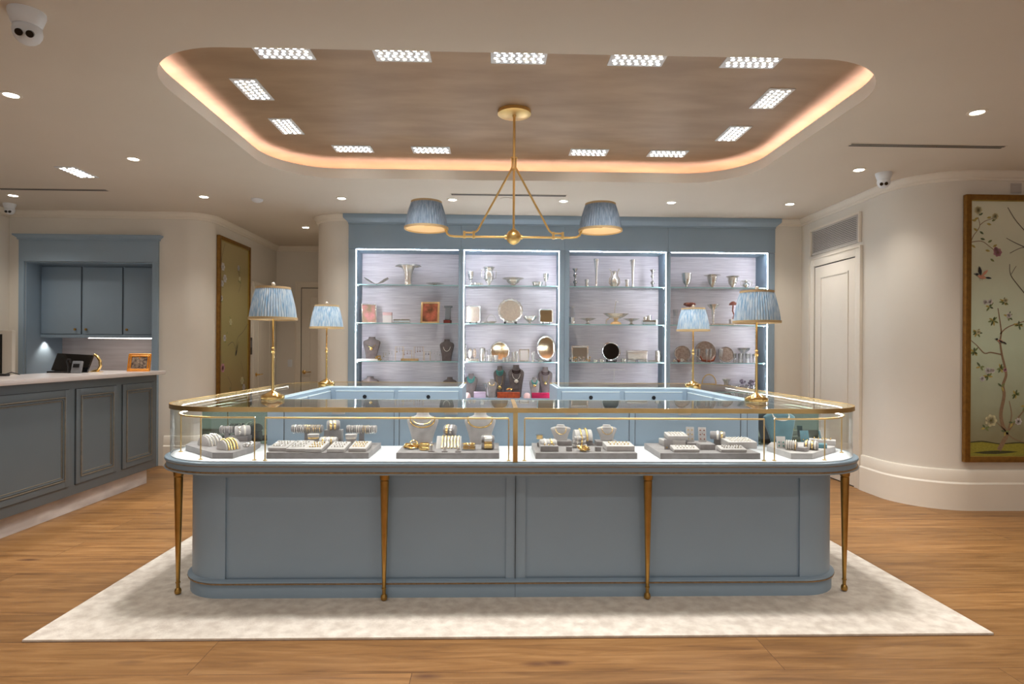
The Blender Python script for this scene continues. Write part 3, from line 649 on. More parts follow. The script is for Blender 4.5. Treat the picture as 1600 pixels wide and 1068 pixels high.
CP = [(GR, PY1)] + arc(PX1-PR, PY1-PR, PR, 90, 0, 10) + arc(PX1-PR, PY0+PR, PR, 0, -90, 10) + arc(PX0+PR, PY0+PR, PR, 270, 180, 10) + arc(PX0+PR, PY1-PR, PR, 180, 90, 10) + [(GL, PY1), (GL, IY1+0.02), (IX0-0.02, IY1+0.02), (IX0-0.02, IY0-0.02), (IX1+0.02, IY0-0.02), (IX1+0.02, IY1+0.02), (GR, IY1+0.02)]
bm = bm_(); prism(bm, off(CP, 0.013, True), 0.012, 0.714)
i0 = arc(PX0+PR, PY0+PR, PR, 270, 180, 10)
for path in ([(-1.495, PY0)] + i0[0:] + [(PX0, 3.95)], [(0.180, PY0), (0.1245, PY0)], [(0.1215, PY0), (0.070, PY0)]):
    sweep(bm, path, [(0.013, 0.115), (0, 0.115), (0, 0.70), (0.013, 0.70)])
sweep(bm, [(PX1, 3.95)] + arc(PX1-PR, PY0+PR, PR, 0, -90, 10) + [(1.752, PY0)], [(0.013, 0.115), (0, 0.115), (0, 0.70), (0.013, 0.70)])
sweep(bm, CP, [(0.013, 0.682), (0, 0.682), (-0.002, 0.714), (0.013, 0.714)], closed=True)
body = finish('plinth', bm, 'blue', dc)
bm = bm_(); sweep(bm, CP, [(0.0, 0.012), (-0.010, 0.012), (-0.010, 0.082), (-0.004, 0.090), (-0.018, 0.093), (-0.024, 0.100), (-0.024, 0.106), (-0.010, 0.114), (0.0, 0.116)], closed=True); finish('base_molding', bm, 'blue', dc)
bm = bm_(); sweep(bm, CP, [(-0.006, 0.088), (-0.024, 0.091), (-0.026, 0.098), (-0.010, 0.099)], closed=True); finish('gold_bead', bm, 'gold_line', dc)
bm = bm_(); box(bm, 0.1222, 0.1238, PY0-0.0115, PY0+0.01, 0.013, 0.70); finish('seam', bm, 'gap', dc)
bm = bm_(); prism(bm, off(CO, 0.014, True), 0.7145, 0.779)
sweep(bm, CO, [(0.02, 0.714), (0.002, 0.714), (-0.002, 0.721), (0.008, 0.724), (0.010, 0.732), (0.010, 0.756), (0.004, 0.762), (0.0, 0.768), (0.002, 0.777), (0.008, 0.7805), (0.02, 0.7805)], closed=True)
finish('deck', bm, 'blue', dc)
bm = bm_()
sweep(bm, CO, [(0.012, 0.7225), (0.0035, 0.7225), (0.0035, 0.730), (0.012, 0.731)], closed=True); sweep(bm, CO, [(0.012, 0.757), (0.0045, 0.759), (0.0045, 0.764), (0.012, 0.764)], closed=True)
finish('gold_bead', bm, 'gold_line', dc)
bm = bm_(); prism(bm, off(CO, 0.034, True), 0.779, 0.784); finish('deck_lining', bm, 'deck', dc)
bm = bm_()
op = off(outer(), 0.030, False); sweep(bm, op, [(0, 0.781), (0, 1.056), (0.008, 1.056), (0.008, 0.781)]); finish('glass_wall', bm, 'clearglass', dc)
bm = bm_(); sweep(bm, off(outer(), 0.022, False), [(0, 1.056), (0, 1.082), (0.010, 1.082), (0.010, 1.056)])
box(bm, 0.104, 0.130, Y0+0.022, Y0+0.030, 0.7805, 1.058, 0.001); box(bm, 0.106, 0.130, Y0+0.022, IY0-0.004, 1.0805, 1.0835, 0.001)
box(bm, 0.112, 0.122, Y0+0.03, IY0-0.03, 1.060, 1.069)
finish('brass_rim', bm, 'brass_rim', dc)
bm = bm_(); prism(bm, off(CO, 0.032, True), 1.070, 1.080); finish('glass_top', bm, 'topglass', dc)
M['lit_edge'] = mat('pale_edge_highlight', (226, 240, 240), 0.15, var=0.03)  # pale tone paints in the light on polished glass edges and drawer tops
bm = bm_(); sweep(bm, INNER, [(0.024, 1.069), (0.031, 1.069), (0.031, 1.081), (0.024, 1.081)]); finish('glass_edge', bm, 'lit_edge', dc)
bm = bm_(); sweep(bm, INNER, [(0.0, 0.784), (0.0, 1.069), (0.028, 1.069), (0.028, 0.784)])
for a, b in ((-1.45, -1.344), (-0.643, -0.611), (0.095, 0.145), (0.877, 0.914), (1.609, 1.651)): box(bm, a, b, IY0-0.033, IY0-0.028, 0.784, 1.069, 0.001)
finish('back_panel', bm, 'blue', dc)
bm = bm_()
for x in (-1.344, -0.643, -0.611, 0.877, 0.914, 1.609, 1.651): box(bm, x-0.0015, x+0.0015, IY0-0.034, IY0-0.0275, 0.784, 1.069)
finish('door_gaps', bm, 'gap', dc)
for x in (-1.0, -0.28, 0.50, 1.24):
    bm = bm_(); box(bm, x-0.042, x+0.042, IY0-0.031, IY0-0.027, 0.985, 1.066, 0.002); finish('finger_pull', bm, 'grille', dc)
for x0, x1 in ((-1.895, -1.452), (1.732, 2.165)):
    bm = bm_(); box(bm, x0, x1, 4.02, 4.028, 0.784, 1.052); finish('mirror_divider', bm, 'mirror', dc)
# staff-side drawers on the rear arm, fitted faces on the side arms
def drawer_front(mtx, wd, knob=True):
    bm = bm_(); box(bm, 0, wd, -0.012, 0, 0.885, 1.038, 0.002, mtx=mtx); d = finish('drawer', bm, 'blue', dc)
    bm = bm_(); box(bm, 0, wd, -0.014, 0.0, 1.038, 1.043, mtx=mtx); finish('drawer_highlight', bm, 'lit_edge', d)  # pale strip painted as the highlight along the drawer's top
    if knob:
        bm = bm_(); lathe(bm, [(0.017, -0.012), (0.017, -0.018), (0.0001, -0.019)], seg=20, mtx=mtx @ Matrix.Translation((wd/2, 0, 0.992)) @ Matrix.Rotation(-PI/2, 4, 'X')); finish('knob', bm, 'black', d)
for a, b in ((-1.375, -0.875), (-0.835, -0.315), (0.59, 1.10), (1.145, 1.655)):
    drawer_front(Matrix.Translation((a, IY1, 0)), b-a)
for a, b in ((4.05, 4.65), (4.70, 5.30)):
    drawer_front(Matrix.Translation((IX0, a, 0)) @ Matrix.Rotation(PI/2, 4, 'Z'), b-a, False); drawer_front(Matrix.Translation((IX1, b, 0)) @ Matrix.Rotation(-PI/2, 4, 'Z'), b-a, False)
# tapered brass legs
def leg_at(x, y):
    bm = bm_(); lathe(bm, [(0.0001, 0), (0.010, 0.0), (0.017, 0.006), (0.0185, 0.018), (0.016, 0.030), (0.010, 0.036), (0.010, 0.062), (0.013, 0.064), (0.013, 0.070), (0.010, 0.072), (0.0105, 0.09), (0.0235, 0.655), (0.0235, 0.662), (0.021, 0.665), (0.026, 0.670), (0.028, 0.700), (0.0001, 0.700)], seg=28)
    finish('leg', bm, 'brass_old', dc, loc=(x, y, 0.0125))
for x, y in ((-1.782, 3.507), (-0.605, 3.403), (0.863, 3.403), (2.045, 3.507), (-1.86, 4.75), (2.13, 4.75), (-1.80, 5.92), (2.06, 5.92)): leg_at(x, y)
# brass light rails inside the glass
def rail(path, posts, name='light_rail'):
    bm = bm_(); tube(bm, [(x, y, 1.020) for x, y in path], 0.0050, 10)
    for x, y in posts:
        tube(bm, [(x, y, 0.784), (x, y, 1.020)], 0.0036, 8); lathe(bm, [(0.0115, 0.784), (0.0115, 0.7875), (0.0045, 0.789)], (x, y, 0), seg=18)
    r_ = finish(name, bm, 'brass', dc)
    bm = bm_(); sweep(bm, path, [(0.005, 1.017), (0.005, 1.023), (0.008, 1.023), (0.008, 1.017)]); finish('light_strip', bm, 'case_led', r_)
rail([(0.081, 3.415), (-0.6, 3.415), (-1.265, 3.415)], [(0.081, 3.415), (-1.265, 3.415)])
rail([(1.526, 3.415), (0.8, 3.415), (0.170, 3.415)], [(1.526, 3.415), (0.170, 3.415)])
rail([(-1.327, 3.425)] + arc(-1.51, 3.80, 0.375, 270, 180, 10) + [(-1.885, 3.98)], [(-1.327, 3.425), (-1.63, 3.444), (-1.868, 3.70)])
rail([(2.15, 3.98)] + arc(1.775, 3.80, 0.375, 0, -90, 10) + [(1.59, 3.425)], [(1.59, 3.425), (1.89, 3.444), (2.135, 3.70)])
for path in (arc(-1.51, 3.80, 0.36, 255, 180, 8) + [(-1.87, 5.60)], [(2.14, 5.60)] + arc(1.78, 3.80, 0.36, 0, -75, 8)):
    bm = bm_(); sweep(bm, path, [(-0.003, 1.0595), (-0.003, 1.066), (0.003, 1.066), (0.003, 1.0595)]); finish('case_light', bm, 'case_led', dc)

# ================================================================= DISPLAY CABINETS
UY = 7.38; UB = 7.73; OZ0 = 0.80; OZ1 = 2.605
bays = [(-1.76, -0.41, -1.67, -0.44), (-0.41, 0.84, -0.377, 0.775), (0.84, 2.106, 0.90, 2.08), (2.106, 3.42, 2.134, 3.332)]
labs = ['leftmost of four, behind the rear left lamp', 'second from left, busts low down', 'third from left, with the black-mirrored tray', 'rightmost of four, behind the right-hand lamps']
SH = (2.178, 1.716, 1.254)
for i, (a, b, c, d) in enumerate(bays):
    t = thing('display_cabinet', 'blue built-in display cabinet with lit shelves, ' + labs[i], 'display cabinet', (0, 0, 0), 0, 'lit display cabinets along the back wall')
    bm = bm_(); box(bm, a+0.001, c, UY, UB+0.05, 0, OZ1, 0.002); box(bm, d, b-0.001, UY, UB+0.05, 0, OZ1, 0.002); box(bm, c, d, UY+0.002, UB+0.05, 0.08, OZ0-0.001); box(bm, c, d, UY+0.03, UB, 0, 0.08); box(bm, c, d, UY+0.02, UB+0.05, OZ1, OZ1+0.02)
    finish('carcase', bm, 'blue', t)
    bm = bm_(); box(bm, a+0.001, b-0.001, UY-0.004, UB, OZ1+0.004, 2.905, 0.002); finish('frieze_panel', bm, 'blue', t)
    bm = bm_(); box(bm, c, d, UB, UB+0.03, OZ0, OZ1); finish('back_panel', bm, 'grass_cloth', t)
    bm = bm_(); box(bm, c, d, UY+0.0, UB, OZ0-0.001, OZ0+0.02, 0.002); finish('bottom_shelf', bm, 'blue', t)
    m_ = (c+d)/2
    for q in ((c+0.02, m_-0.005), (m_+0.005, d-0.02)):
        bm = bm_(); box(bm, q[0], q[1], UY-0.014, UY+0.002, 0.10, OZ0-0.03, 0.003); dd = finish('cabinet_door', bm, 'blue', t)
    for z in SH:
        bm = bm_(); box(bm, c+0.004, d-0.004, UY+0.05, UB-0.002, z, z+0.008); sf = finish('glass_shelf', bm, 'shelfglass', t)
        bm = bm_(); box(bm, c+0.004, d-0.004, UY+0.046, UY+0.05, z-0.001, z+0.009); finish('shelf_edge', bm, 'edgeglass', sf)
        bm = bm_()
        for x in (c+0.006, d-0.006): box(bm, x-0.006, x+0.006, UY+0.08, UY+0.095, z-0.012, z, 0.002)
        finish('shelf_pin', bm, 'silver', sf)
    for q in ([(c, c+0.0035, OZ0+0.02, OZ1)] if i in (0, 1) else [])+([(d-0.0035, d, OZ0+0.02, OZ1)] if i in (1, 2, 3) else []):
        bm = bm_(); box(bm, q[0], q[1], UY+0.002, UY+0.008, q[2], q[3]); finish('light_strip', bm, 'strip', t)
    bm = bm_(); box(bm, c+0.007, d-0.007, UY+0.002, UY+0.008, OZ1-0.0045, OZ1); finish('light_strip', bm, 'strip_top', t)
bm = bm_(); sweep(bm, [(-1.76, YB+0.02), (-1.76, UY-0.004), (3.42, UY-0.004), (3.42, YB+0.02)], [(-0.02, 2.906), (0.004, 2.906), (0.006, 2.925), (0.016, 2.935), (0.05, 2.965), (0.055, 2.975), (0.055, HC-0.002), (-0.02, HC-0.002)])
struct('trim_12', bm, 'blue', 'blue cornice running over all four display cabinets')

# ================================================================= PAINTED SILK PANELS
def flat(bm, pts, y, mi, th=0.0015):
    v = [bm.verts.new((p[0], y, p[1])) for p in pts]
    try: f = bm.faces.new(v); f.material_index = mi
    except ValueError: pass
def ribbon(bm, pts, w0, w1, y, mi):
    n = len(pts); L_ = []; Rr = []
    for i, p in enumerate(pts):
        a = Vector(pts[max(i-1, 0)]); b = Vector(pts[min(i+1, n-1)]); t_ = (b-a).normalized(); nn = Vector((-t_.y, t_.x)); w_ = (w0+(w1-w0)*i/max(1, n-1))/2
        q = Vector(p); L_.append(q+nn*w_); Rr.append(q-nn*w_)
    for i in range(n-1):
        flat(bm, [L_[i], L_[i+1], Rr[i+1], Rr[i]], y, mi)
def smoothp(pts, k=4):
    out = []
    for i in range(len(pts)-1):
        p0 = Vector(pts[max(i-1, 0)]); p1 = Vector(pts[i]); p2 = Vector(pts[i+1]); p3 = Vector(pts[min(i+2, len(pts)-1)])
        for j in range(k):
            t_ = j/k; out.append(0.5*((2*p1)+(p2-p0)*t_+(2*p0-5*p1+4*p2-p3)*t_*t_+(3*p1-p0-3*p2+p3)*t_**3))
    out.append(Vector(pts[-1])); return out
def leaf(bm, x, z, ang, ln, wd, y, mi):
    ca, sa = math.cos(ang), math.sin(ang); pts = []
    for u, v in ((0, 0), (0.25, 0.38), (0.5, 0.5), (0.8, 0.3), (1, 0), (0.8, -0.3), (0.5, -0.5), (0.25, -0.38)): pts.append((x+ca*u*ln-sa*v*wd, z+sa*u*ln+ca*v*wd))
    flat(bm, pts, y, mi)
def bloom(bm, x, z, r, y, mi, mc, n=6, rings=2):
    for q in range(rings):
        rr = r*1.15*(1-0.3*q)
        for k in range(n):
            a = 2*PI*(k+0.5*q)/n; leaf(bm, x, z, a, rr, rr*0.95, y-0.0006*q, mi)
    leaf(bm, x-r*0.11, z, 0, r*0.22, r*0.22, y-0.0022, mc)
cols = {'bark': (150, 124, 96), 'leafg': (132, 146, 92), 'leafd': (100, 116, 82), 'leafy': (190, 174, 96), 'creamf': (226, 220, 176), 'whitef': (232, 228, 224), 'pinkf': (208, 152, 164), 'birdb': (224, 164, 136), 'birdd': (48, 48, 50), 'grassp': (158, 152, 58), 'darkl': (70, 70, 40), 'twig': (104, 96, 82)}
for k, v in cols.items(): M['pa_'+k] = mat('painted_'+k, v, 0.55, var=0.18, scale=60)
PM = ['pa_'+k for k in cols]; PI_ = {k: i for i, k in enumerate(cols)}
def framed(name, label, cat, loc, rz, wd, h, fw, mats):
    t = thing(name, label, cat, loc, rz)
    bm = bm_()
    for q in ((0, fw, 0, h), (wd-fw, wd, 0, h)): box(bm, q[0], q[1], -0.04, 0, q[2], q[3], 0.003)
    for q in ((0, fw), (h-fw, h)): box(bm, fw, wd-fw, -0.04, 0, q[0], q[1], 0.003)
    f = finish('frame', bm, 'gilt', t)
    bm = bm_()
    for q in ((fw, fw+0.008, fw, h-fw), (wd-fw-0.008, wd-fw, fw, h-fw)): box(bm, q[0], q[1], -0.030, -0.01, q[2], q[3])
    for q in ((fw, fw+0.008), (h-fw-0.008, h-fw)): box(bm, fw+0.008, wd-fw-0.008, -0.030, -0.01, q[0], q[1])
    finish('inner_edge', bm, 'gilt_in', f)
    bm = bm_(); box(bm, fw, wd-fw, -0.018, -0.002, fw, h-fw); finish('painted_silk', bm, mats, t)
    return t
PW, PH = 1.45, 2.376
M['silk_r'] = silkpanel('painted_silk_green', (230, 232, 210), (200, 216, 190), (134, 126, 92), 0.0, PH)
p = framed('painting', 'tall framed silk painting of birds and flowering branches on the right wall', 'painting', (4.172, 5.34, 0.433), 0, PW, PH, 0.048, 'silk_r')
K = 0.00229; YP = -0.0186
def uv(pts): return [(0.048+(x-65)*K, PH-0.045-(y-40)*K) for x, y in pts]
bm = bm_()
ribbon(bm, smoothp(uv([(-5+70, 985), (120, 980), (190, 990), (267, 985), (400, 992), (640, 985)])), 0.02, 0.02, YP, PI_['darkl'])
g = uv([(65, 984), (120, 980), (190, 990), (267, 985), (400, 992), (660, 985), (660, 1036), (65, 1036)]); flat(bm, g, YP-0.0004, PI_['grassp'])
leaf(bm, *uv([(80, 1022)])[0], 0.02, 0.42, 0.03, YP-0.0007, PI_['darkl'])
BR = [([(185, 1012), (205, 975), (215, 950), (200, 915), (192, 870), (205, 800), (200, 760), (212, 720), (205, 680), (195, 640), (188, 590), (192, 555), (188, 520), (178, 460)], 0.042, 0.008, 'bark'),
      ([(192, 640), (150, 632), (125, 635), (95, 605), (68, 583)], 0.012, 0.006, 'bark'), ([(188, 560), (215, 535), (267, 515), (330, 500)], 0.011, 0.006, 'bark'),
      ([(215, 950), (235, 880), (225, 820)], 0.014, 0.006, 'bark'), ([(215, 950), (250, 900), (300, 840), (350, 800)], 0.016, 0.006, 'bark'), ([(205, 930), (240, 965), (300, 985)], 0.012, 0.005, 'bark'), ([(210, 935), (180, 908), (165, 900)], 0.008, 0.005, 'bark'),
      ([(68, 205), (80, 178), (95, 158), (104, 138), (97, 108)], 0.007, 0.005, 'bark'), ([(104, 138), (125, 122), (160, 110)], 0.007, 0.005, 'bark'), ([(68, 205), (110, 200), (140, 218), (168, 240)], 0.007, 0.005, 'bark'),
      ([(215, 68), (245, 115), (285, 160)], 0.006, 0.008, 'twig'), ([(210, 187), (245, 205), (285, 222)], 0.005, 0.008, 'twig'), ([(224, 246), (267, 225), (300, 222)], 0.005, 0.007, 'twig'), ([(224, 288), (228, 330), (262, 375), (300, 420)], 0.006, 0.009, 'twig'), ([(230, 328), (250, 295)], 0.005, 0.004, 'twig')]
for pts, a, b, m_ in BR: ribbon(bm, smoothp(uv(pts)), a, b, YP-0.001, PI_[m_])
rd = random.Random(3)
def leaves(x, y, n, r=14, cols_=('leafg', 'leafd', 'leafy'), ln=0.045, wd=0.018):
    u, v = uv([(x, y)])[0]
    for k in range(n):
        a = 2*PI*k/n+rd.random(); leaf(bm, u, v, a, ln*(0.8+0.4*rd.random()), wd, YP-0.0014, PI_[cols_[k % len(cols_)]])
for x, y in ((90, 118), (108, 100), (80, 118), (88, 150), (112, 162), (140, 110), (160, 122), (140, 132), (115, 190), (145, 205), (165, 222), (135, 235), (80, 215), (155, 268)):
    u, v = uv([(x, y)])[0]; leaf(bm, u-0.02, v, rd.choice((-0.6, 0.5, 0.2, -0.2)), 0.045, 0.020, YP-0.0014, PI_[rd.choice(('leafg', 'leafd', 'leafy'))])
for x, y, n in ((160, 508, 7), (95, 555, 8), (85, 630, 7), (145, 455, 5), (205, 435, 7), (222, 492, 5), (140, 725, 6), (190, 695, 7), (110, 688, 4), (250, 795, 7), (130, 925, 4), (195, 765, 3), (262, 525, 6), (210, 940, 3), (240, 905, 3), (300, 500, 6), (340, 800, 6), (290, 840, 5)): leaves(x, y, n)
for x, y, r, m_ in ((97, 80, 15, 'creamf'), (165, 103, 12, 'creamf'), (175, 243, 16, 'pinkf'), (168, 230, 8, 'pinkf'), (128, 437, 9, 'whitef'), (147, 436, 10, 'whitef'), (208, 430, 9, 'creamf'), (222, 488, 10, 'whitef'), (140, 703, 12, 'whitef'), (158, 703, 9, 'whitef'), (118, 735, 10, 'whitef'), (208, 700, 7, 'pinkf'), (153, 897, 22, 'creamf'), (262, 900, 13, 'whitef'), (100, 553, 9, 'creamf'), (320, 120, 14, 'pinkf'), (300, 380, 12, 'whitef'), (420, 600, 18, 'creamf'), (400, 300, 14, 'pinkf'), (350, 700, 14, 'whitef')):
    u, v = uv([(x, y)])[0]; bloom(bm, u, v, r*K, YP-0.002, PI_[m_], PI_['leafy'], 7, 3)
def bird(x, y, s, fly):
    u, v = uv([(x, y)])[0]; k = 0.0023*s; bm = bm_()
    leaf(bm, u-14*k, v+3*k, -0.25, 34*k, 15*k, YP-0.004, PI_['birdb']); leaf(bm, u+14*k, v-3*k, -0.12 if fly else -0.6, 24*k, 7*k, YP-0.0042, PI_['birdd'])
    leaf(bm, u-22*k, v+8*k, 0, 13*k, 10*k, YP-0.0044, PI_['birdd']); leaf(bm, u-28*k, v+9*k, 0.1, 8*k, 3*k, YP-0.0046, PI_['twig'])
    if fly: leaf(bm, u-2*k, v+3*k, 1.75, 34*k, 13*k, YP-0.005, PI_['birdd']); leaf(bm, u+2*k, v+3*k, 0.75, 30*k, 10*k, YP-0.005, PI_['birdb'])
    else: leaf(bm, u-8*k, v+4*k, -0.5, 30*k, 9*k, YP-0.005, PI_['birdd'])
    for q in (-4, 3): ribbon(bm, [(u+q*k, v-4*k), (u+q*k, v-15*k)], 0.002, 0.002, YP-0.004, PI_['twig'])
    finish('painted_bird', bm, PM, p, smooth=False)
bird(110, 338, 1.1, True); bird(186, 587, 0.8, False); bird(420, 450, 1, True)
finish('painted_motifs', bm, PM, p, smooth=False)
# left-hand painting in the passage (faces +X): local x runs towards +Y
PW2, PH2 = 1.03, 2.36
M['silk_l'] = silkpanel('painted_silk_olive', (168, 152, 108), (158, 148, 98), (158, 134, 90), 0.0, PH2)
p = framed('painting', 'tall gilt-framed olive silk painting on the curved passage wall at the left', 'painting', (XL+0.002, 7.665, 0.45), PI/2, 0.97, PH2, 0.045, 'silk_l')
bm = bm_(); YP = -0.0186
def f2(u, v): return (u*0.97, v*PH2)
for pts in ([(0.05, 0.80), (0.12, 0.90), (0.2, 0.97)], [(0.95, 0.55), (0.78, 0.50), (0.6, 0.46), (0.55, 0.38)], [(0.3, 0.42), (0.45, 0.44), (0.55, 0.40)], [(0.5, 0.02), (0.38, 0.14), (0.42, 0.2), (0.3, 0.25)], [(0.75, 0.10), (0.8, 0.25), (0.72, 0.33)], [(0.6, 0.85), (0.7, 0.78), (0.62, 0.72)]):
    ribbon(bm, smoothp([f2(*q) for q in pts]), 0.009, 0.005, YP-0.001, PI_['twig'])
rd = random.Random(9)
for u, v, r, m_ in ((0.14, 0.84, 0.05, 'whitef'), (0.2, 0.78, 0.05, 'whitef'), (0.12, 0.75, 0.04, 'whitef'), (0.62, 0.86, 0.035, 'whitef'), (0.66, 0.80, 0.03, 'creamf'), (0.1, 0.67, 0.035, 'whitef'), (0.38, 0.55, 0.04, 'creamf'), (0.2, 0.46, 0.04, 'whitef'), (0.15, 0.30, 0.055, 'pinkf'), (0.76, 0.22, 0.05, 'creamf'), (0.82, 0.18, 0.045, 'whitef'), (0.7, 0.12, 0.035, 'creamf'), (0.78, 0.05, 0.04, 'whitef')):
    x, z = f2(u, v); bloom(bm, x, z, r, YP-0.002, PI_[m_], PI_['leafy'], 6, 2)
    for k in range(3): leaf(bm, x+rd.uniform(-.05, .05), z+rd.uniform(-.05, .05), rd.random()*6, 0.05, 0.018, YP-0.0014, PI_[('leafg', 'leafd')[k % 2]])
x, z = f2(0.56, 0.36); leaf(bm, x-0.03, z, 1.1, 0.10, 0.03, YP-0.004, PI_['birdd']); leaf(bm, x, z, 1.3, 0.22, 0.012, YP-0.004, PI_['birdd'])
for k in range(8): leaf(bm, *f2(0.45-0.02*k+0.05*(k % 2), 0.02+0.022*k), 0.5+k, 0.05, 0.02, YP-0.003, PI_['leafd'])
finish('painted_motifs', bm, PM, p, smooth=False)

# ================================================================= WARES IN THE LIT CABINETS
# profiles are (radius, height); each ware is built at its own base, then placed on its shelf
S1, S2, S3, S0 = SH[0]+0.0085, SH[1]+0.0085, SH[2]+0.0085, OZ0+0.0205
YS = 7.57
def ware(name, label, cat, x, z, y=YS, group=None, rz=0): return thing(name, label, cat, (x, y, z), rz, group)
def part(name, fn, m, parent, **k):
    bm = bm_(); fn(bm); return finish(name, bm, m, parent, **k)
def vessel(name, label, cat, x, z, prof, m='silver', y=YS, seg=28, sx=1, sy=1, ripple=0, amp=0, group=None, extra=None):
    t = ware(name, label, cat, x, z, y, group)
    # close the vessel with a thin inner wall so it reads as hollow
    top = prof[-1]; inner = [(max(0.0001, r-0.003), zz+0.002) for r, zz in prof[::-1] if r > 0.006 and zz > prof[-1][1]*0.35]
    part('body', lambda bm: lathe(bm, [(0.0001, prof[0][1])] + list(prof) + inner + ([(0.0001, inner[-1][1])] if inner else []), seg=seg, sx=sx, sy=sy, ripple=ripple, amp=amp), m, t)
    if extra: extra(t)
    return t
def handles(r, z0, z1, out=0.03, m='silver', both=True, th=0.004):
    def f(t):
        for s in ((-1, 1) if both else (1,)):
            part('handle', lambda bm: tube(bm, [(s*r*0.9, 0, z0), (s*(r+out*0.8), 0, z0+(z1-z0)*0.15), (s*(r+out), 0, (z0+z1)/2), (s*(r+out*0.9), 0, z1), (s*r*0.95, 0, z1*0.98)], th, 8), m, t)
    return f
def goblet(label, x, z, h, r, group=None, m='silver', y=YS):
    return vessel('goblet', label, 'goblet', x, z, [(r*0.75, 0), (r*0.75, 0.003), (r*0.2, h*0.08), (r*0.14, h*0.3), (r*0.2, h*0.42), (r*0.6, h*0.5), (r*0.85, h*0.7), (r, h)], m, y=y, group=group)
def photoframe(name, label, x, z, wd, h, m, pm, lean=14, rz=0, y=YS, bw=0.014):
    t = ware(name, label, 'picture frame', x, z, y, rz=rz); MT = Matrix.Rotation(R(-lean), 4, 'X')
    def fr(bm):
        for q in ((-wd/2, -wd/2+bw, 0, h), (wd/2-bw, wd/2, 0, h), (-wd/2+bw, wd/2-bw, 0, bw), (-wd/2+bw, wd/2-bw, h-bw, h)): box(bm, q[0], q[1], -0.006, 0.006, q[2], q[3], 0.003, mtx=MT)
    part('frame', fr, m, t); part('photograph', lambda bm: box(bm, -wd/2+bw, wd/2-bw, 0, 0.004, bw, h-bw, mtx=MT), pm, t)
    part('easel_leg', lambda bm: tube(bm, [(0, 0.010+h*0.7*math.tan(R(lean)), h*0.66), (0, h*0.36, 0.004)], 0.003, 6), 'ebony', t)
    return t
def tray(label, x, z, rx, rz_, m, lean=12, y=YS, shape='round', rim='silver', stand=True, scallop=0, name='silver_tray', yaw=0):
    t = ware(name, label, 'tray', x, z, y, rz=yaw); b = 0.018 if stand else 0.004
    MT = Matrix.Translation((0, 0, b)) @ Matrix.Rotation(R(-lean), 4, 'X')
    if shape == 'round':
        MX = MT @ Matrix.Translation((0, 0, rz_)) @ Matrix.Rotation(PI/2, 4, 'X')
        part('rim', lambda bm: lathe(bm, [(rx*0.84, 0.002), (rx*0.9, 0.010), (rx*0.97, 0.013), (rx, 0.008), (rx*0.96, 0.0), (rx*0.84, 0.002)], seg=72 if scallop else 40, sy=rz_/rx, ripple=scallop, amp=0.02 if scallop else 0, mtx=MX, cap=False), rim, t)
        part('plate', lambda bm: lathe(bm, [(0.0001, 0.003), (rx*0.85, 0.003), (rx*0.85, 0.0), (0.0001, 0.0)], seg=40, sy=rz_/rx, mtx=MX), m, t)
    else:
        def rim_(bm):
            p = rrect(-rx, rx, 0, 2*rz_, min(rx, rz_)*0.35, 5)
            vs0 = set(bm.verts); sweep(bm, p, [(0, 0), (0, 0.010), (rx*0.16, 0.004), (rx*0.16, 0)], closed=True)
            bmesh.ops.transform(bm, matrix=MT @ Matrix.Rotation(PI/2, 4, 'X'), verts=bm.verts)
        part('rim', rim_, rim, t)
        part('plate', lambda bm: prism(bm, rrect(-rx*0.86, rx*0.86, rx*0.14, 2*rz_-rx*0.14, min(rx, rz_)*0.28, 5), 0.0, 0.003, mtx=MT @ Matrix.Rotation(PI/2, 4, 'X')), m, t)
    if stand:
        def st(bm):
            for s in (-1, 1):
                tube(bm, [(s*rx*0.45, -0.035, 0.030), (s*rx*0.47, -0.030, 0.008), (s*rx*0.45, 0.0, 0.004), (s*rx*0.4, 0.06, 0.004), (s*rx*0.3, 0.05, rz_*0.9)], 0.006, 6)
            tube(bm, [(-rx*0.45, 0.0, 0.006), (rx*0.45, 0.0, 0.006)], 0.005, 6)
        part('easel', st, 'ebony', t)
    return t
def bust_mesh(bm, h, wd, dp=None, neck=0.30):
    """necklace bust: neck ring, sloped shoulders, tapering chest, leaning back"""
    dp = dp or wd*0.36
    prof = [(0.0, 0.62, 0.60), (0.15, 0.66, 0.70), (0.35, 0.76, 0.85), (0.55, 0.90, 0.95), (0.70, 0.99, 1.0), (0.78, 0.98, 0.95), (0.84, 0.80, 0.85), (0.88, 0.50, 0.75), (0.92, 0.40, 0.72), (1.0, 0.37, 0.70)]
    rings = []
    for f, a, b in prof:
        r = []
        for k in range(24):
            an = 2*PI*k/24; ca, sa = math.cos(an), math.sin(an)
            ex = 0.72 if f < 0.8 else 1.0
            xx = math.copysign(abs(ca)**ex, ca)*wd/2*a; yy = math.copysign(abs(sa)**ex, sa)*dp/2*b*(0.75 if f < 0.8 else 0.95)
            r.append(bm.verts.new((xx, yy + f*h*0.16, f*h)))
        rings.append(r)
    for a, b in zip(rings, rings[1:]):
        for k in range(24): bm.faces.new((a[k], a[(k+1) % 24], b[(k+1) % 24], b[k]))
    bm.faces.new(rings[0][::-1]); bm.faces.new(rings[-1])
def necklace_pts(h, wd, drop=0.5, n=22, w_=0.40):
    """front arc of a chain hung round the bust's neck"""
    pts = []; dp = wd*0.36
    for i in range(n+1):
        a = -PI/2 + PI*i/n; u = math.sin(a); f = 0.86-(0.86-drop)*math.cos(a)
        pts.append((u*wd*w_*(0.62+0.38*math.cos(a)*0.4+0.0), -dp*0.40-0.004+f*h*0.16+(1-math.cos(a))*dp*0.36, f*h))
    return pts
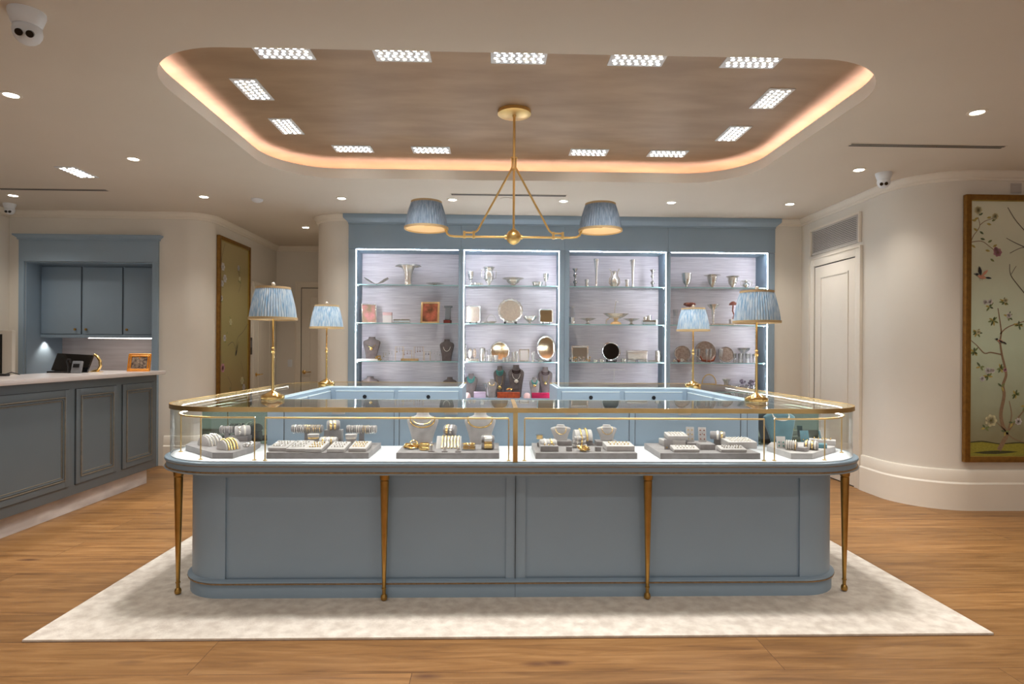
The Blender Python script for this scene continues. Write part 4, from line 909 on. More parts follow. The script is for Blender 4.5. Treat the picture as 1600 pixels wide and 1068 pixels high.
def bust(label, x, z, h, wd, m='velvet', y=YS, rz=0, name='necklace_bust'):
    o = part(name, lambda bm: bust_mesh(bm, h, wd), m, None, loc=(x, y, z), rot=(0, 0, rz)); tag(o, label, 'jewellery bust'); return o
def necklace(label, x, z, h, wd, m, r=0.0022, drop=0.5, y=YS, rz=0, pend=None, pm='gold', beads=False, chains=1, w_=0.40, group=None):
    t = thing('necklace', label, 'necklace', (x, y, z), rz, group)
    for c in range(chains):
        pts = necklace_pts(h, wd, drop+0.06*c, w_=w_*(1-0.1*c))
        if beads:
            def f(bm):
                for p in necklace_pts(h, wd, drop+0.06*c, 26, w_*(1-0.1*c)): bmesh.ops.create_icosphere(bm, subdivisions=1, radius=r, matrix=Matrix.Translation((p[0], p[1]-r*0.5, p[2])))
            part('beads', f, m, t)
        else: part('chain', lambda bm: tube(bm, [(a, b-r*0.4, c_) for a, b, c_ in pts], r, 8), m, t)
    if pend:
        p = necklace_pts(h, wd, drop, w_=w_)[11]
        part('pendant', lambda bm: lathe(bm, [(0.0001, -pend), (pend*0.5, -pend*0.7), (pend*0.55, -pend*0.3), (pend*0.12, 0), (0.0001, 0.002)], (p[0], p[1]-0.006, p[2]), seg=12, sy=0.4), pm, t)
    return t
def cardbox(name, label, x, z, wd, dp, h, m, lid=None, y=YS, rz=0, cat='box'):
    t = ware(name, label, cat, x, z, y, rz=rz)
    part('box_body', lambda bm: box(bm, -wd/2, wd/2, -dp/2, dp/2, 0, h*0.72, 0.002), m, t)
    part('lid', lambda bm: box(bm, -wd/2-0.001, wd/2+0.001, -dp/2-0.001, dp/2+0.001, h*0.73, h, 0.002), lid or m, t)
    return t

# ---- first cabinet, top shelf
t = ware('leaf_dish', 'silver leaf-shaped dish, left on the top shelf of the first cabinet', 'dish', -1.457, S1)
def wing(bm):
    N_ = 14
    for s in (-1, 1):
        rows_ = []
        for i in range(N_+1):
            f = i/N_; w_ = (0.016+0.042*math.sin(PI*min(1, 0.25+0.75*(1-f))))*(1+0.08*(i % 2)); rows_.append([bm.verts.new((s*0.145*f, y_, 0.020+0.065*f**2+y_*y_*7)) for y_ in (-w_, -w_/2, 0, w_/2, w_)])
        for a, b in zip(rows_, rows_[1:]):
            for k in range(4): bm.faces.new((a[k], a[k+1], b[k+1], b[k]))
    bmesh.ops.solidify(bm, geom=bm.faces[:], thickness=0.006)
part('bowl', wing, 'silver_eng', t); part('foot', lambda bm: lathe(bm, [(0.03, 0), (0.026, 0.004), (0.008, 0.010), (0.010, 0.022)], seg=20), 'silver', t)
vessel('flared_vase', 'large silver vase with a wide fluted trumpet mouth, top shelf of the first cabinet', 'vase', -1.072, S1,
       [(0.050, 0), (0.050, 0.008), (0.044, 0.016), (0.042, 0.08), (0.046, 0.14), (0.056, 0.19), (0.080, 0.232), (0.112, 0.256), (0.138, 0.256), (0.155, 0.240)], 'silver_eng', seg=72, ripple=8, amp=0.07, sy=0.75)
vessel('low_dish', 'low silver dish on small feet, right on the top shelf of the first cabinet', 'dish', -0.742, S1, [(0.03, 0), (0.028, 0.006), (0.02, 0.012), (0.06, 0.018), (0.115, 0.032)], 'silver')
# second shelf
M['photo_pink'] = mat('pink_photograph', (222, 140, 150), 0.4, rgb2=(150, 130, 104), scale=9); M['photo_warm'] = mat('orange_photograph', (216, 110, 84), 0.4, rgb2=(96, 58, 22), scale=9)
photoframe('silver_photo_frame', 'silver frame with a pink photograph, left on the second shelf of the first cabinet', -1.543, S2, 0.185, 0.245, 'silver', 'photo_pink', 14, 0.42)
cardbox('gift_box', 'small upright pale pink box on the second shelf of the first cabinet', -1.323, S2, 0.11, 0.05, 0.135, 'white_card', 'pink_box')
t = ware('mirrored_tray', 'small mirrored glass tray between the pale box and the orange photograph', 'tray', -1.143, S2)
part('mirror', lambda bm: box(bm, -0.10, 0.10, -0.05, 0.05, 0.01, 0.05, 0.003), 'mirror_b', t); part('rim', lambda bm: box(bm, -0.104, 0.104, -0.054, 0.054, 0, 0.01, 0.002), 'silver', t)
photoframe('gold_photo_frame', 'gold frame with an orange-red photograph on the second shelf of the first cabinet', -0.805, S2, 0.235, 0.275, 'copper_frame', 'photo_warm', 10, -0.12, bw=0.024)
t = ware('watch_stand', 'grey slanted holder on a red base, right end of first cabinet second shelf', 'display stand', -0.584, S2, rz=-0.2)
part('base', lambda bm: box(bm, -0.042, 0.042, -0.04, 0.04, 0, 0.045, 0.004), 'rosewood', t)
part('cushion', lambda bm: box(bm, -0.034, 0.034, -0.012, 0.012, 0, 0.17, 0.008, mtx=Matrix.Translation((0, 0, 0.046)) @ Matrix.Rotation(R(-10), 4, 'X')), 'grey_plastic', t); part('head', lambda bm: box(bm, -0.05, 0.05, 0.012, 0.05, 0.20, 0.225, 0.005), 'grey_plastic', t)
# third shelf
cardbox('white_pad', 'flat white jewellery pad under the left bust of the first cabinet', -1.551, S3, 0.26, 0.16, 0.024, 'white_card', y=7.55)
bust('taupe velvet bust at the left of the third shelf in the first cabinet', -1.525, S3+0.026, 0.27, 0.215, 'velvet_d', y=7.60)
necklace('fine gold chain with bar pendant on the left bust of the first cabinet', -1.525, S3+0.026, 0.27, 0.215, 'gold', 0.0022, 0.52, y=7.60, pend=0.04)
bust('taupe velvet bust at the right of the third shelf in the first cabinet', -0.594, S3+0.001, 0.27, 0.18, 'velvet_d', y=7.60)
necklace('pale V-shaped necklace on the right bust of the first cabinet', -0.594, S3+0.001, 0.27, 0.18, 'pearl', 0.0034, 0.45, y=7.60)
t = ware('gold_brooch', 'small gold flower ornament lying by the left bust of the first cabinet', 'brooch', -1.420, S3+0.0, y=7.49)
def blob(bm, n=16, rx=0.04, h=0.05, seed=1, r=0.009):
    q = random.Random(seed)
    for k in range(n): bmesh.ops.create_icosphere(bm, subdivisions=1, radius=r*q.uniform(0.7, 1.3), matrix=Matrix.Translation((q.uniform(-rx, rx), q.uniform(-0.02, 0.02), r+q.uniform(0, h)*(1-0.0))))
part('petals', lambda bm: blob(bm, 18, 0.035, 0.05, 2, 0.010), 'gold', t)
M['platey'] = mat('etched_plate', (196, 178, 168), 0.18, metal=0.55, rgb2=(160, 142, 132), scale=45)
M['acrylic2'] = glassmat('cut_glass', (0.80, 0.80, 0.79), 0.28, 0.05)
M['amethyst'] = mat('lilac_grey_crystal', (152, 140, 156), 0.3, rgb2=(112, 100, 116), scale=50)
M['acrylic'] = glassmat('clear_acrylic', (0.90, 0.91, 0.92), 0.10)
def tstand(label, x, z, wd, h, m='brass', y=YS, bars=1, hang=True, hm='gold', base='acrylic'):
    t = ware('earring_stand', label, 'earring stand', x, z, y)
    part('base', lambda bm: box(bm, -wd*0.42, wd*0.42, -0.02, 0.02, 0, 0.007, 0.002), base, t)
    def fr(bm):
        if bars == 1: tube(bm, [(-wd/2, 0, 0.007), (-wd/2, 0, h), (wd/2, 0, h), (wd/2, 0, 0.007)], 0.0022, 6)
        else:
            tube(bm, [(0, 0, 0.007), (0, 0, h)], 0.003, 6)
            for q in range(bars): tube(bm, [(-wd/2, 0, h*(0.45+0.5*q)), (wd/2, 0, h*(0.45+0.5*q))], 0.0026, 6)
    part('frame', fr, m, t)
    if hang:
        q = random.Random(int(x*1000))
        def hg(bm):
            n = max(2, int(wd/0.028))
            for k in range(n):
                xx = -wd/2+wd*(k+0.5)/n; ln = q.uniform(0.2, 0.45)*h
                tube(bm, [(xx, 0, h), (xx, 0, h-ln)], 0.0012, 4); bmesh.ops.create_icosphere(bm, subdivisions=1, radius=q.uniform(0.004, 0.008), matrix=Matrix.Translation((xx, 0, h-ln)))
        part('earrings', hg, hm, t)
    return t
for i, (wx, h, wd, m_, hm) in enumerate(((-1.347, 0.10, 0.05, 'acrylic', 'gold'), (-1.276, 0.12, 0.06, 'acrylic', 'silver'), (-1.166, 0.175, 0.10, 'brass', 'gold'), (-1.072, 0.13, 0.11, 'brass', 'coral'), (-0.931, 0.175, 0.115, 'copper_frame', 'coral'), (-0.828, 0.115, 0.07, 'brass', 'stone_dark'), (-0.758, 0.14, 0.06, 'acrylic', 'silver'), (-0.687, 0.12, 0.05, 'acrylic', 'silver'))):
    where = ['just right of the gold flower', 'second small rack from left', 'taller gold rack left of centre', 'low gold rack at the centre', 'tall copper rack right of centre', 'low rack with dark beads', 'taller clear rack before right bust', 'smaller clear rack before right bust'][i]
    tstand('tiny earring rack, first cabinet third shelf, '+where, wx, S3, wd, h, m_, 7.53, hm=hm)
cardbox('wooden_plinth', 'low gold-brown plinth under the earring racks of the first cabinet', -1.053, S3, 0.21, 0.08, 0.03, 'copper_frame', y=7.62)
# lower shelf busts that show above the counter
bust('taupe velvet bust standing low at the left in the first cabinet', -1.535, S0, 0.25, 0.215, 'velvet_d')
bust('taupe velvet bust standing low at the right in the first cabinet', -0.553, S0, 0.245, 0.17, 'velvet_d')

# ---- second cabinet, top shelf
goblet('silver goblet at the left of the top shelf in the second cabinet', -0.300, S1, 0.185, 0.036)
vessel('porringer', 'shallow silver cup beside the left goblet in the second cabinet', 'dish', -0.219, S1, [(0.03, 0), (0.045, 0.012), (0.05, 0.036)], y=7.50, extra=handles(0.05, 0.015, 0.03, 0.02))
vessel('trophy_vase', 'tall silver two-handled trophy vase in the second cabinet', 'vase', -0.078, S1, [(0.045, 0), (0.043, 0.006), (0.015, 0.018), (0.016, 0.03), (0.045, 0.07), (0.062, 0.12), (0.058, 0.16), (0.045, 0.19), (0.062, 0.225), (0.078, 0.238)], extra=handles(0.055, 0.09, 0.21, 0.036))
vessel('compote', 'footed silver bowl with wide flared rim in the centre of the second cabinet top shelf', 'bowl', 0.223, S1, [(0.052, 0), (0.048, 0.008), (0.024, 0.02), (0.03, 0.032), (0.066, 0.05), (0.085, 0.085), (0.135, 0.104)], 'silver_eng', seg=48, ripple=12, amp=0.02)
vessel('low_bowl', 'low silver bowl left of the right-hand goblet in the second cabinet', 'bowl', 0.520, S1, [(0.05, 0), (0.052, 0.012), (0.064, 0.036), (0.068, 0.052)], y=7.50)
goblet('silver goblet at the right of the top shelf in the second cabinet', 0.628, S1, 0.165, 0.034)
# second shelf
tray('square silver tray on a brown stand, left on the second shelf of the second cabinet', -0.269, S2, 0.090, 0.108, 'silver_eng', shape='sq', y=7.60)
t = ware('silver_basket', 'small silver basket with hooped handle next to the big round tray', 'basket', -0.046, S2, 7.50)
part('bowl', lambda bm: lathe(bm, [(0.02, 0), (0.05, 0.012), (0.072, 0.03), (0.068, 0.031), (0.045, 0.016), (0.0001, 0.01)], sy=0.7), 'silver_eng', t)
part('handle', lambda bm: tube(bm, [(0.06*math.cos(a*PI/12), 0, 0.028+0.085*math.sin(a*PI/12)) for a in range(13)], 0.003, 6), 'silver', t)
vessel('small_dish', 'tiny silver dish left of the basket in the second cabinet', 'dish', -0.133, S2, [(0.02, 0), (0.035, 0.008), (0.042, 0.018)], y=7.48)
tray('large round scalloped silver tray on a black stand in the second cabinet', 0.192, S2, 0.157, 0.157, 'silver_eng', y=7.60, scallop=18)
vessel('footed_bowl', 'small silver heart-shaped footed bowl right of the big round tray', 'bowl', 0.436, S2, [(0.03, 0), (0.028, 0.006), (0.014, 0.02), (0.04, 0.04), (0.075, 0.075), (0.08, 0.102)], ripple=2, amp=0.08, extra=handles(0.01, 0.01, 0.03, 0.0))
tray('rounded square tray on black stand, right of second cabinet second shelf', 0.638, S2, 0.086, 0.090, 'mirror_s', shape='sq', y=7.60)
# third shelf
photoframe('silver_photo_frame', 'narrow silver frame leaning at the left end of the third shelf, second cabinet', -0.352, S3, 0.05, 0.22, 'silver', 'mirror_b', 10, 0.7, y=7.55, bw=0.008)
for wx, w_ in ((-0.316, 'nearer the leaning frame'), (-0.260, 'nearer the tankard')): tray('small upright oval silver tray behind the cups of the second cabinet, '+w_, wx+0.008, S3+0.03, 0.026, 0.065, 'silver_eng', y=7.62, stand=False)
cardbox('flat_box', 'flat silver box along the left of the third shelf, second cabinet', -0.274, S3, 0.15, 0.07, 0.036, 'silver_eng', y=7.50)
vessel('tankard', 'tall silver tankard with handle left of the round mirror tray', 'tankard', -0.150, S3, [(0.042, 0), (0.042, 0.006), (0.037, 0.012), (0.034, 0.10), (0.033, 0.155), (0.036, 0.160), (0.02, 0.172), (0.0001, 0.178)], extra=handles(0.034, 0.04, 0.13, 0.03, both=False))
tray('round silver tray with a mirror face in the third row of the second cabinet', 0.064, S3, 0.125, 0.125, 'mirror_s', y=7.62, stand=False)
vessel('cup', 'silver cup in front of the round mirror tray, the left one', 'cup', -0.062, S3, [(0.022, 0), (0.024, 0.004), (0.026, 0.04), (0.033, 0.078)], y=7.49, extra=handles(0.026, 0.02, 0.06, 0.018, both=False))
vessel('cup', 'silver cup in front of the round mirror tray, the right one', 'cup', 0.016, S3, [(0.022, 0), (0.024, 0.004), (0.026, 0.04), (0.033, 0.078)], y=7.49)
for k, wx in enumerate((0.112, 0.151, 0.191)): vessel('beaker', ['left', 'middle', 'right'][k]+' one of three short silver beakers before the mirror tray', 'cup', wx, S3, [(0.014, 0), (0.016, 0.004), (0.018, 0.05)], y=7.48, seg=18, group='short silver beakers in the second cabinet')
for k, (wx, h) in enumerate(((0.231, 0.115), (0.270, 0.125))): vessel('vase', 'slim silver beaker vase left of the white photo frame, '+['the shorter', 'the taller'][k], 'vase', wx, S3, [(0.018, 0), (0.017, 0.006), (0.015, 0.03), (0.018, h*0.7), (0.024, h)], y=7.52, seg=20)
photoframe('silver_photo_frame', 'dark-edged silver frame with a blank white picture on the third shelf of the second cabinet', 0.366, S3, 0.125, 0.155, 'silver', 'white_card', 8, 0.0, bw=0.014)
vessel('small_vase', 'little silver vase between the white frame and the oval mirror', 'vase', 0.474, S3, [(0.02, 0), (0.02, 0.005), (0.012, 0.02), (0.024, 0.06), (0.02, 0.1), (0.026, 0.125)], y=7.52)
tray('tall oval mirror-faced silver tray, right of second cabinet third shelf', 0.646, S3, 0.118, 0.158, 'mirror_s', y=7.62)
vessel('low_dish', 'low silver dish in front of the oval mirror tray', 'dish', 0.565, S3, [(0.03, 0), (0.03, 0.01), (0.05, 0.02), (0.07, 0.034)], y=7.47)
# low row in the gap
def lowbust(wx, h, wd, label, m='velvet_d', y=7.57):
    bust(label, wx, S0, h, wd, m, y=y); return (wx, S0, h, wd)
b = lowbust(-0.292, 0.289, 0.165, 'taupe bust with turquoise bib, far left of the low row in the second cabinet'); b = list(b); necklace('turquoise bib necklace on the far left bust of the low row', *b, 'stone_teal', 0.0075, 0.62, chains=3, beads=True)
b = lowbust(0.064, 0.383, 0.155, 'tall taupe bust wearing a turquoise collar, centre left of the low row', y=7.62); necklace('turquoise collar on the tall bust at centre left', *b, 'stone_teal', 0.0075, 0.70, chains=3, beads=True, y=7.62)
necklace('long fine gold chain with dark and gold drop on the same tall bust', *b, 'gold', 0.002, 0.36, pend=0.05, y=7.617)
b = lowbust(0.270, 0.399, 0.20, 'tall taupe bust with a dark cord and pearl pendant, centre of the low row', y=7.60); necklace('dark collar on the centre bust', *b, 'stone_dark', 0.0065, 0.74, chains=2, beads=True, y=7.60); necklace('pale chain with pearl drop on the centre bust', *b, 'pearl', 0.0026, 0.55, pend=0.05, pm='pearl', y=7.597)
b = lowbust(0.636, 0.375, 0.18, 'taupe bust with a dark collar and gold drop at the right of the low row', y=7.60); necklace('dark bead collar on the right bust', *b, 'stone_dark', 0.0065, 0.74, chains=2, beads=True, y=7.60); necklace('gold chain with gold drop on the right bust', *b, 'gold', 0.0026, 0.50, pend=0.035, y=7.597)
b = lowbust(0.493, 0.250, 0.13, 'small bust with a turquoise collar before the right bust', 'velvet', 7.50); necklace('turquoise collar with gold drop on the small right bust', *b, 'stone_teal', 0.007, 0.66, chains=2, beads=True, y=7.50, pend=0.035)
b = lowbust(-0.031, 0.226, 0.125, 'small grey bust with a gold collar in front, left of the orange box', 'velvet', 7.47); necklace('gold collar on the small grey bust', *b, 'gold', 0.004, 0.66, y=7.47)
vessel('centrepiece', 'silver pedestal vase with a flat top behind the small grey bust', 'vase', -0.110, S0, [(0.045, 0), (0.04, 0.008), (0.012, 0.03), (0.012, 0.10), (0.022, 0.14), (0.045, 0.17)], y=7.56)
cardbox('lilac_box', 'flat lilac box at the left of the low row', -0.178, S0, 0.145, 0.05, 0.075, 'lilac', y=7.455); cardbox('orange_box', 'long orange lacquer box in the middle of the low row', 0.172, S0, 0.275, 0.05, 0.07, 'orange', y=7.45); cardbox('magenta_box', 'long magenta box at the right of the low row', 0.586, S0, 0.26, 0.05, 0.065, 'magenta', y=7.45)
for wx, w_ in ((-0.332, 'left'), (0.397, 'right')): vessel('ring_dome', 'pale domed ring holder at the '+w_+' of the low row', 'ring holder', wx, S0, [(0.045, 0), (0.044, 0.02), (0.035, 0.05), (0.02, 0.062), (0.0001, 0.066)], 'pink_box', y=7.44)
t = ware('ornament', 'small gold animal ornament standing above the orange box', 'ornament', 0.181, S0, 7.51); part('stand', lambda bm: box(bm, -0.03, 0.03, -0.02, 0.02, 0, 0.085, 0.003), 'velvet_d', t); part('figure', lambda bm: (tube(bm, [(-0.035, 0, 0.10), (0, 0, 0.112), (0.03, 0, 0.10), (0.04, 0, 0.115)], 0.012, 8, radii=[0.008, 0.014, 0.012, 0.006]), tube(bm, [(-0.02, 0, 0.1), (-0.02, 0, 0.084)], 0.004, 6), tube(bm, [(0.02, 0, 0.1), (0.02, 0, 0.084)], 0.004, 6)), 'gold', t)

# ---- third cabinet, top shelf
def candlestick(label, wx, h):
    return vessel('candlestick', label, 'candlestick', wx, S1, [(0.036, 0), (0.034, 0.008), (0.012, 0.02), (0.012, 0.04), (0.026, 0.06), (0.026, 0.075), (0.010, 0.09), (0.012, h*0.55), (0.024, h*0.62), (0.024, h*0.68), (0.012, h*0.78), (0.018, h*0.9), (0.032, h*0.96), (0.034, h)], 'crystal2')
M['crystal2'] = mat('cut_crystal_silver', (214, 210, 206), 0.12, metal=0.75, rgb2=(150, 146, 142), scale=60)
candlestick('cut-glass candlestick at the left of the third cabinet top shelf', 0.994, 0.232); candlestick('cut-glass candlestick at the right of the third cabinet top shelf', 1.963, 0.228)
def trumpet(label, wx, h, z=None, r=0.038): return vessel('trumpet_vase', label, 'vase', wx, S1 if z is None else z, [(0.030, 0), (0.028, 0.006), (0.013, 0.03), (0.013, 0.08), (0.016, h*0.5), (0.022, h*0.75), (r*0.8, h*0.92), (r, h)], 'silver')
trumpet('very tall slim silver trumpet vase, left of the lyre-shaped jug', 1.258, 0.355); trumpet('very tall slim silver trumpet vase, right of the lyre-shaped jug', 1.714, 0.350)
vessel('beaker', 'small silver beaker left of the left trumpet vase', 'cup', 1.138, S1, [(0.022, 0), (0.021, 0.004), (0.020, 0.06), (0.026, 0.10)]); vessel('beaker', 'small silver beaker left of the right trumpet vase', 'cup', 1.631, S1, [(0.022, 0), (0.021, 0.004), (0.020, 0.06), (0.026, 0.095)], y=7.52)
t = vessel('claret_jug', 'silver lyre-shaped jug with looping sides in the middle of the third cabinet top shelf', 'jug', 1.482, S1, [(0.035, 0), (0.034, 0.008), (0.03, 0.015), (0.052, 0.05), (0.056, 0.08), (0.045, 0.115), (0.022, 0.15), (0.018, 0.18), (0.03, 0.205)], 'silver_eng')
for s in (-1, 1): part('handle', lambda bm: tube(bm, [(s*0.03, -0.01, 0.01), (s*0.066, -0.01, 0.06), (s*0.062, -0.01, 0.11), (s*0.036, -0.01, 0.15), (s*0.038, -0.01, 0.19), (s*0.06, -0.01, 0.235)], 0.007, 8), 'silver', t)
# second shelf
t = ware('hurricane_lamp', 'glass hurricane candle holder with silver foot, left on the second shelf of the third cabinet', 'candle holder', 0.955, S2)
part('foot', lambda bm: lathe(bm, [(0.0001, 0), (0.04, 0), (0.036, 0.07), (0.038, 0.09), (0.0001, 0.092)]), 'silver', t); part('chimney', lambda bm: lathe(bm, [(0.034, 0.09), (0.038, 0.13), (0.028, 0.18), (0.030, 0.215)], cap=False), 'acrylic', t); part('rim', lambda bm: lathe(bm, [(0.028, 0.212), (0.033, 0.212), (0.033, 0.22), (0.028, 0.22), (0.028, 0.212)], cap=False), 'silver_eng', t)
for wx, w_ in ((1.154, 'left'), (1.698, 'right')): vessel('cake_stand', 'small footed silver dish to the '+w_+' of the tall-handled basket', 'dish', wx, S2, [(0.045, 0), (0.042, 0.006), (0.014, 0.02), (0.016, 0.045), (0.06, 0.06), (0.105, 0.078)], 'silver_eng', seg=40, ripple=10, amp=0.02)
t = ware('epergne', 'boat-shaped silver basket with a tall curved handle, centre of the third cabinet', 'centrepiece', 1.506, S2)
part('bowl', lambda bm: lathe(bm, [(0.0001, 0.075), (0.05, 0.08), (0.10, 0.105), (0.155, 0.142), (0.15, 0.143), (0.095, 0.112), (0.045, 0.09), (0.0001, 0.086)], sy=0.42, seg=40, ripple=2, amp=0.06), 'silver_eng', t)
part('foot', lambda bm: lathe(bm, [(0.07, 0), (0.068, 0.02), (0.06, 0.03), (0.02, 0.05), (0.03, 0.078)], sy=0.5), 'copper_frame', t)
part('handle', lambda bm: tube(bm, [(-0.02, 0, 0.09), (-0.015, 0, 0.18), (-0.008, 0, 0.26), (0.004, 0, 0.30), (0.018, 0, 0.305), (0.024, 0, 0.28)], 0.0045, 8), 'silver_eng', t)
part('scroll', lambda bm: tube(bm, [(-0.12, 0, 0.0), (-0.12, 0, 0.06), (-0.07, -0.01, 0.09), (-0.02, -0.01, 0.085)], 0.009, 8), 'silver', t)
t = ware('glass_box', 'mirrored box holding a small silver cup, right of third cabinet second shelf', 'box', 1.923, S2)
part('box_body', lambda bm: box(bm, -0.092, 0.092, -0.05, 0.05, 0, 0.062, 0.003), 'mirror_b', t); part('cup', lambda bm: lathe(bm, [(0.0001, 0.062), (0.028, 0.062), (0.03, 0.12), (0.0001, 0.12)]), 'silver', t); part('tin', lambda bm: lathe(bm, [(0.0001, 0), (0.022, 0), (0.022, 0.04), (0.0001, 0.042)], (-0.05, 0, 0.062)), 'silver_eng', t)
# third shelf
photoframe('silver_box_frame', 'square silver frame at the left of the third shelf in the third cabinet', 1.065, S3, 0.215, 0.20, 'silver', 'mirror_b', 6, 0.0, y=7.60, bw=0.018)
for k, wx in enumerate((0.931, 0.986, 1.042, 1.098, 1.154)):
    t = ware('silver_figurine', 'tiny silver figure before the square silver frame, '+ORD[k]+' from left', 'figurine', wx, S3, 7.49, 'tiny silver figures in the third cabinet'); part('figure', lambda bm: blob(bm, 7, 0.016, 0.05, wx, 0.011), ['silver_eng', 'copper_frame', 'silver'][k % 3], t)
tray('round chrome tray with a black mirrored face in the third cabinet', 1.456, S3, 0.118, 0.118, 'black_gloss', lean=8, y=7.60, rim='chrome')
for k, (wx, h) in enumerate(((1.234, 0.03), (1.314, 0.035), (1.586, 0.045))): vessel('trinket_dish', 'small silver trinket dish beside the black-faced tray, '+['farthest left', 'touching its left side', 'at its right'][k], 'dish', wx, S3, [(0.025, 0), (0.03, h*0.4), (0.036, h)], y=7.48, seg=20)
t = ware('silver_casket', 'long engraved silver box on the third shelf of the third cabinet', 'box', 1.778, S3+0.0, 7.60); part('box_body', lambda bm: box(bm, -0.125, 0.12, -0.05, 0.05, 0.03, 0.125, 0.006), 'silver_eng', t); part('lid', lambda bm: box(bm, -0.13, 0.125, -0.055, 0.055, 0.127, 0.145, 0.006), 'silver', t)
part('feet', lambda bm: [box(bm, sx*0.11-0.01, sx*0.11+0.01, sy*0.04-0.01, sy*0.04+0.01, 0, 0.03, 0.002) for sx in (-1, 1) for sy in (-1, 1)], 'silver', t)
for k, wx in enumerate((1.682, 1.811, 1.947)): cardbox('glass_dish', 'low glass dish along the front edge before the silver box, '+['left one', 'middle one', 'right one'][k], wx, S3, 0.10, 0.05, 0.028, 'mirror_b', y=7.48, cat='dish')
vessel('tea_caddy', 'small round silver canister at the right end of the third shelf, third cabinet', 'canister', 2.036, S3, [(0.034, 0), (0.034, 0.13), (0.036, 0.132), (0.036, 0.142), (0.0001, 0.15)], 'silver_eng')
tstand('silver double-bar necklace stand standing low in the third cabinet', 1.490, S0, 0.265, 0.365, 'silver', YS, bars=2, hang=False, base='silver')

# ---- fourth cabinet
vessel('loving_cup', 'silver cup at the left of the fourth cabinet top shelf', 'cup', 2.390, S1, [(0.036, 0), (0.034, 0.008), (0.012, 0.025), (0.016, 0.04), (0.045, 0.07), (0.056, 0.12), (0.062, 0.19)], ripple=3, amp=0.03)
vessel('trophy_bowl', 'silver bowl with broad flat rim in the fourth cabinet', 'bowl', 2.713, S1, [(0.038, 0), (0.036, 0.008), (0.012, 0.02), (0.04, 0.06), (0.055, 0.11), (0.062, 0.155), (0.105, 0.168)], 'silver', seg=40, ripple=6, amp=0.03)
vessel('trophy_bowl', 'engraved silver cup with rolled rim, third from the left in the fourth cabinet', 'cup', 2.972, S1, [(0.038, 0), (0.036, 0.008), (0.014, 0.02), (0.045, 0.06), (0.055, 0.10), (0.058, 0.14), (0.082, 0.155)], 'silver_eng')
t = ware('silver_teapot', 'little round silver pot with handles, right of the fourth cabinet top shelf', 'teapot', 3.142, S1)
part('body', lambda bm: lathe(bm, [(0.0001, 0), (0.03, 0), (0.03, 0.008), (0.012, 0.015), (0.036, 0.035), (0.042, 0.055), (0.03, 0.075), (0.012, 0.082), (0.024, 0.095), (0.018, 0.112), (0.0001, 0.118)]), 'silver', t)
for s in (-1, 1): part('handle', lambda bm: tube(bm, [(s*0.035, 0, 0.04), (s*0.07, 0, 0.05), (s*0.075, 0, 0.085), (s*0.05, 0, 0.10), (s*0.02, 0, 0.09)], 0.005, 6), 'silver', t)
vessel('glass_vase', 'slim glass vase half hidden behind the rear right lamp', 'vase', 2.253, S2, [(0.03, 0), (0.028, 0.02), (0.026, 0.12), (0.034, 0.195)], 'acrylic')
t = ware('coral_sculpture', 'brown carved flower rising above the rear right lamp', 'sculpture', 2.440, S2, 7.60); part('stem', lambda bm: lathe(bm, [(0.0001, 0), (0.04, 0), (0.04, 0.02), (0.008, 0.03), (0.008, 0.235), (0.0001, 0.24)]), 'silver', t)
part('flower', lambda bm: lathe(bm, [(0.0001, 0.235), (0.03, 0.24), (0.068, 0.262), (0.06, 0.285), (0.03, 0.28), (0.0001, 0.27)], seg=40, ripple=5, amp=0.18), 'coral', t)
trumpet('tall silver trumpet vase with a wide spiked mouth on the fourth cabinet second shelf', 2.729, 0.262, S2, 0.078)
t = ware('mushroom_sculpture', 'white stand carrying a brown carved mushroom, left of the front right lamp shade', 'sculpture', 2.992, S2, 7.60)
part('stand', lambda bm: box(bm, -0.04, 0.04, -0.03, 0.03, 0, 0.085, 0.004), 'white_card', t); part('figure', lambda bm: tube(bm, [(0.0, 0, 0.085), (0.012, 0, 0.14), (-0.006, 0, 0.19), (0.0, 0, 0.26)], 0.009, 8), 'coral', t); part('cap', lambda bm: lathe(bm, [(0.0001, 0.262), (0.052, 0.262), (0.045, 0.285), (0.02, 0.305), (0.0001, 0.31)], seg=24), 'coral', t)
cardbox('dark_tray', 'low grey-green tray under the trumpet vase at the shelf front', 2.808, S2, 0.27, 0.06, 0.022, 'silver_eng', y=7.48, cat='tray')
tray('round glass plate behind the rear right lamp stem', 2.371, S3, 0.105, 0.105, 'platey', y=7.64, stand=False, rim='platey', name='glass_plate')
tray('largest round etched plate in the middle of the fourth cabinet third shelf', 2.665, S3+0.0, 0.135, 0.135, 'platey', y=7.64, stand=False, rim='platey', name='glass_plate')
tray('round etched plate to the right of the largest one', 2.926, S3, 0.10, 0.10, 'platey', y=7.64, stand=False, rim='platey', name='glass_plate')
t = ware('amber_base', 'carved amber wood stand in front of the largest etched plate', 'stand', 2.647, S3, 7.52); part('arc', lambda bm: tube(bm, [(-0.095, 0, 0.085), (-0.07, 0, 0.03), (0, 0, 0.018), (0.07, 0, 0.03), (0.095, 0, 0.085)], 0.013, 8, radii=[0.006, 0.014, 0.017, 0.014, 0.006]), 'amber', t)
for k, (wx, y_) in enumerate(((2.495, 7.50), (2.543, 7.54), (2.616, 7.47), (2.673, 7.50), (2.786, 7.50), (2.826, 7.54))):
    vessel('champagne_flute', 'slim glass flute before the etched plates, '+ORD[k]+' from left', 'glass', wx, S3, [(0.024, 0), (0.022, 0.004), (0.004, 0.012), (0.004, 0.06), (0.012, 0.08), (0.018, 0.12), (0.019, 0.17)], 'acrylic2', y=y_, seg=18, group='flutes before the etched plates')
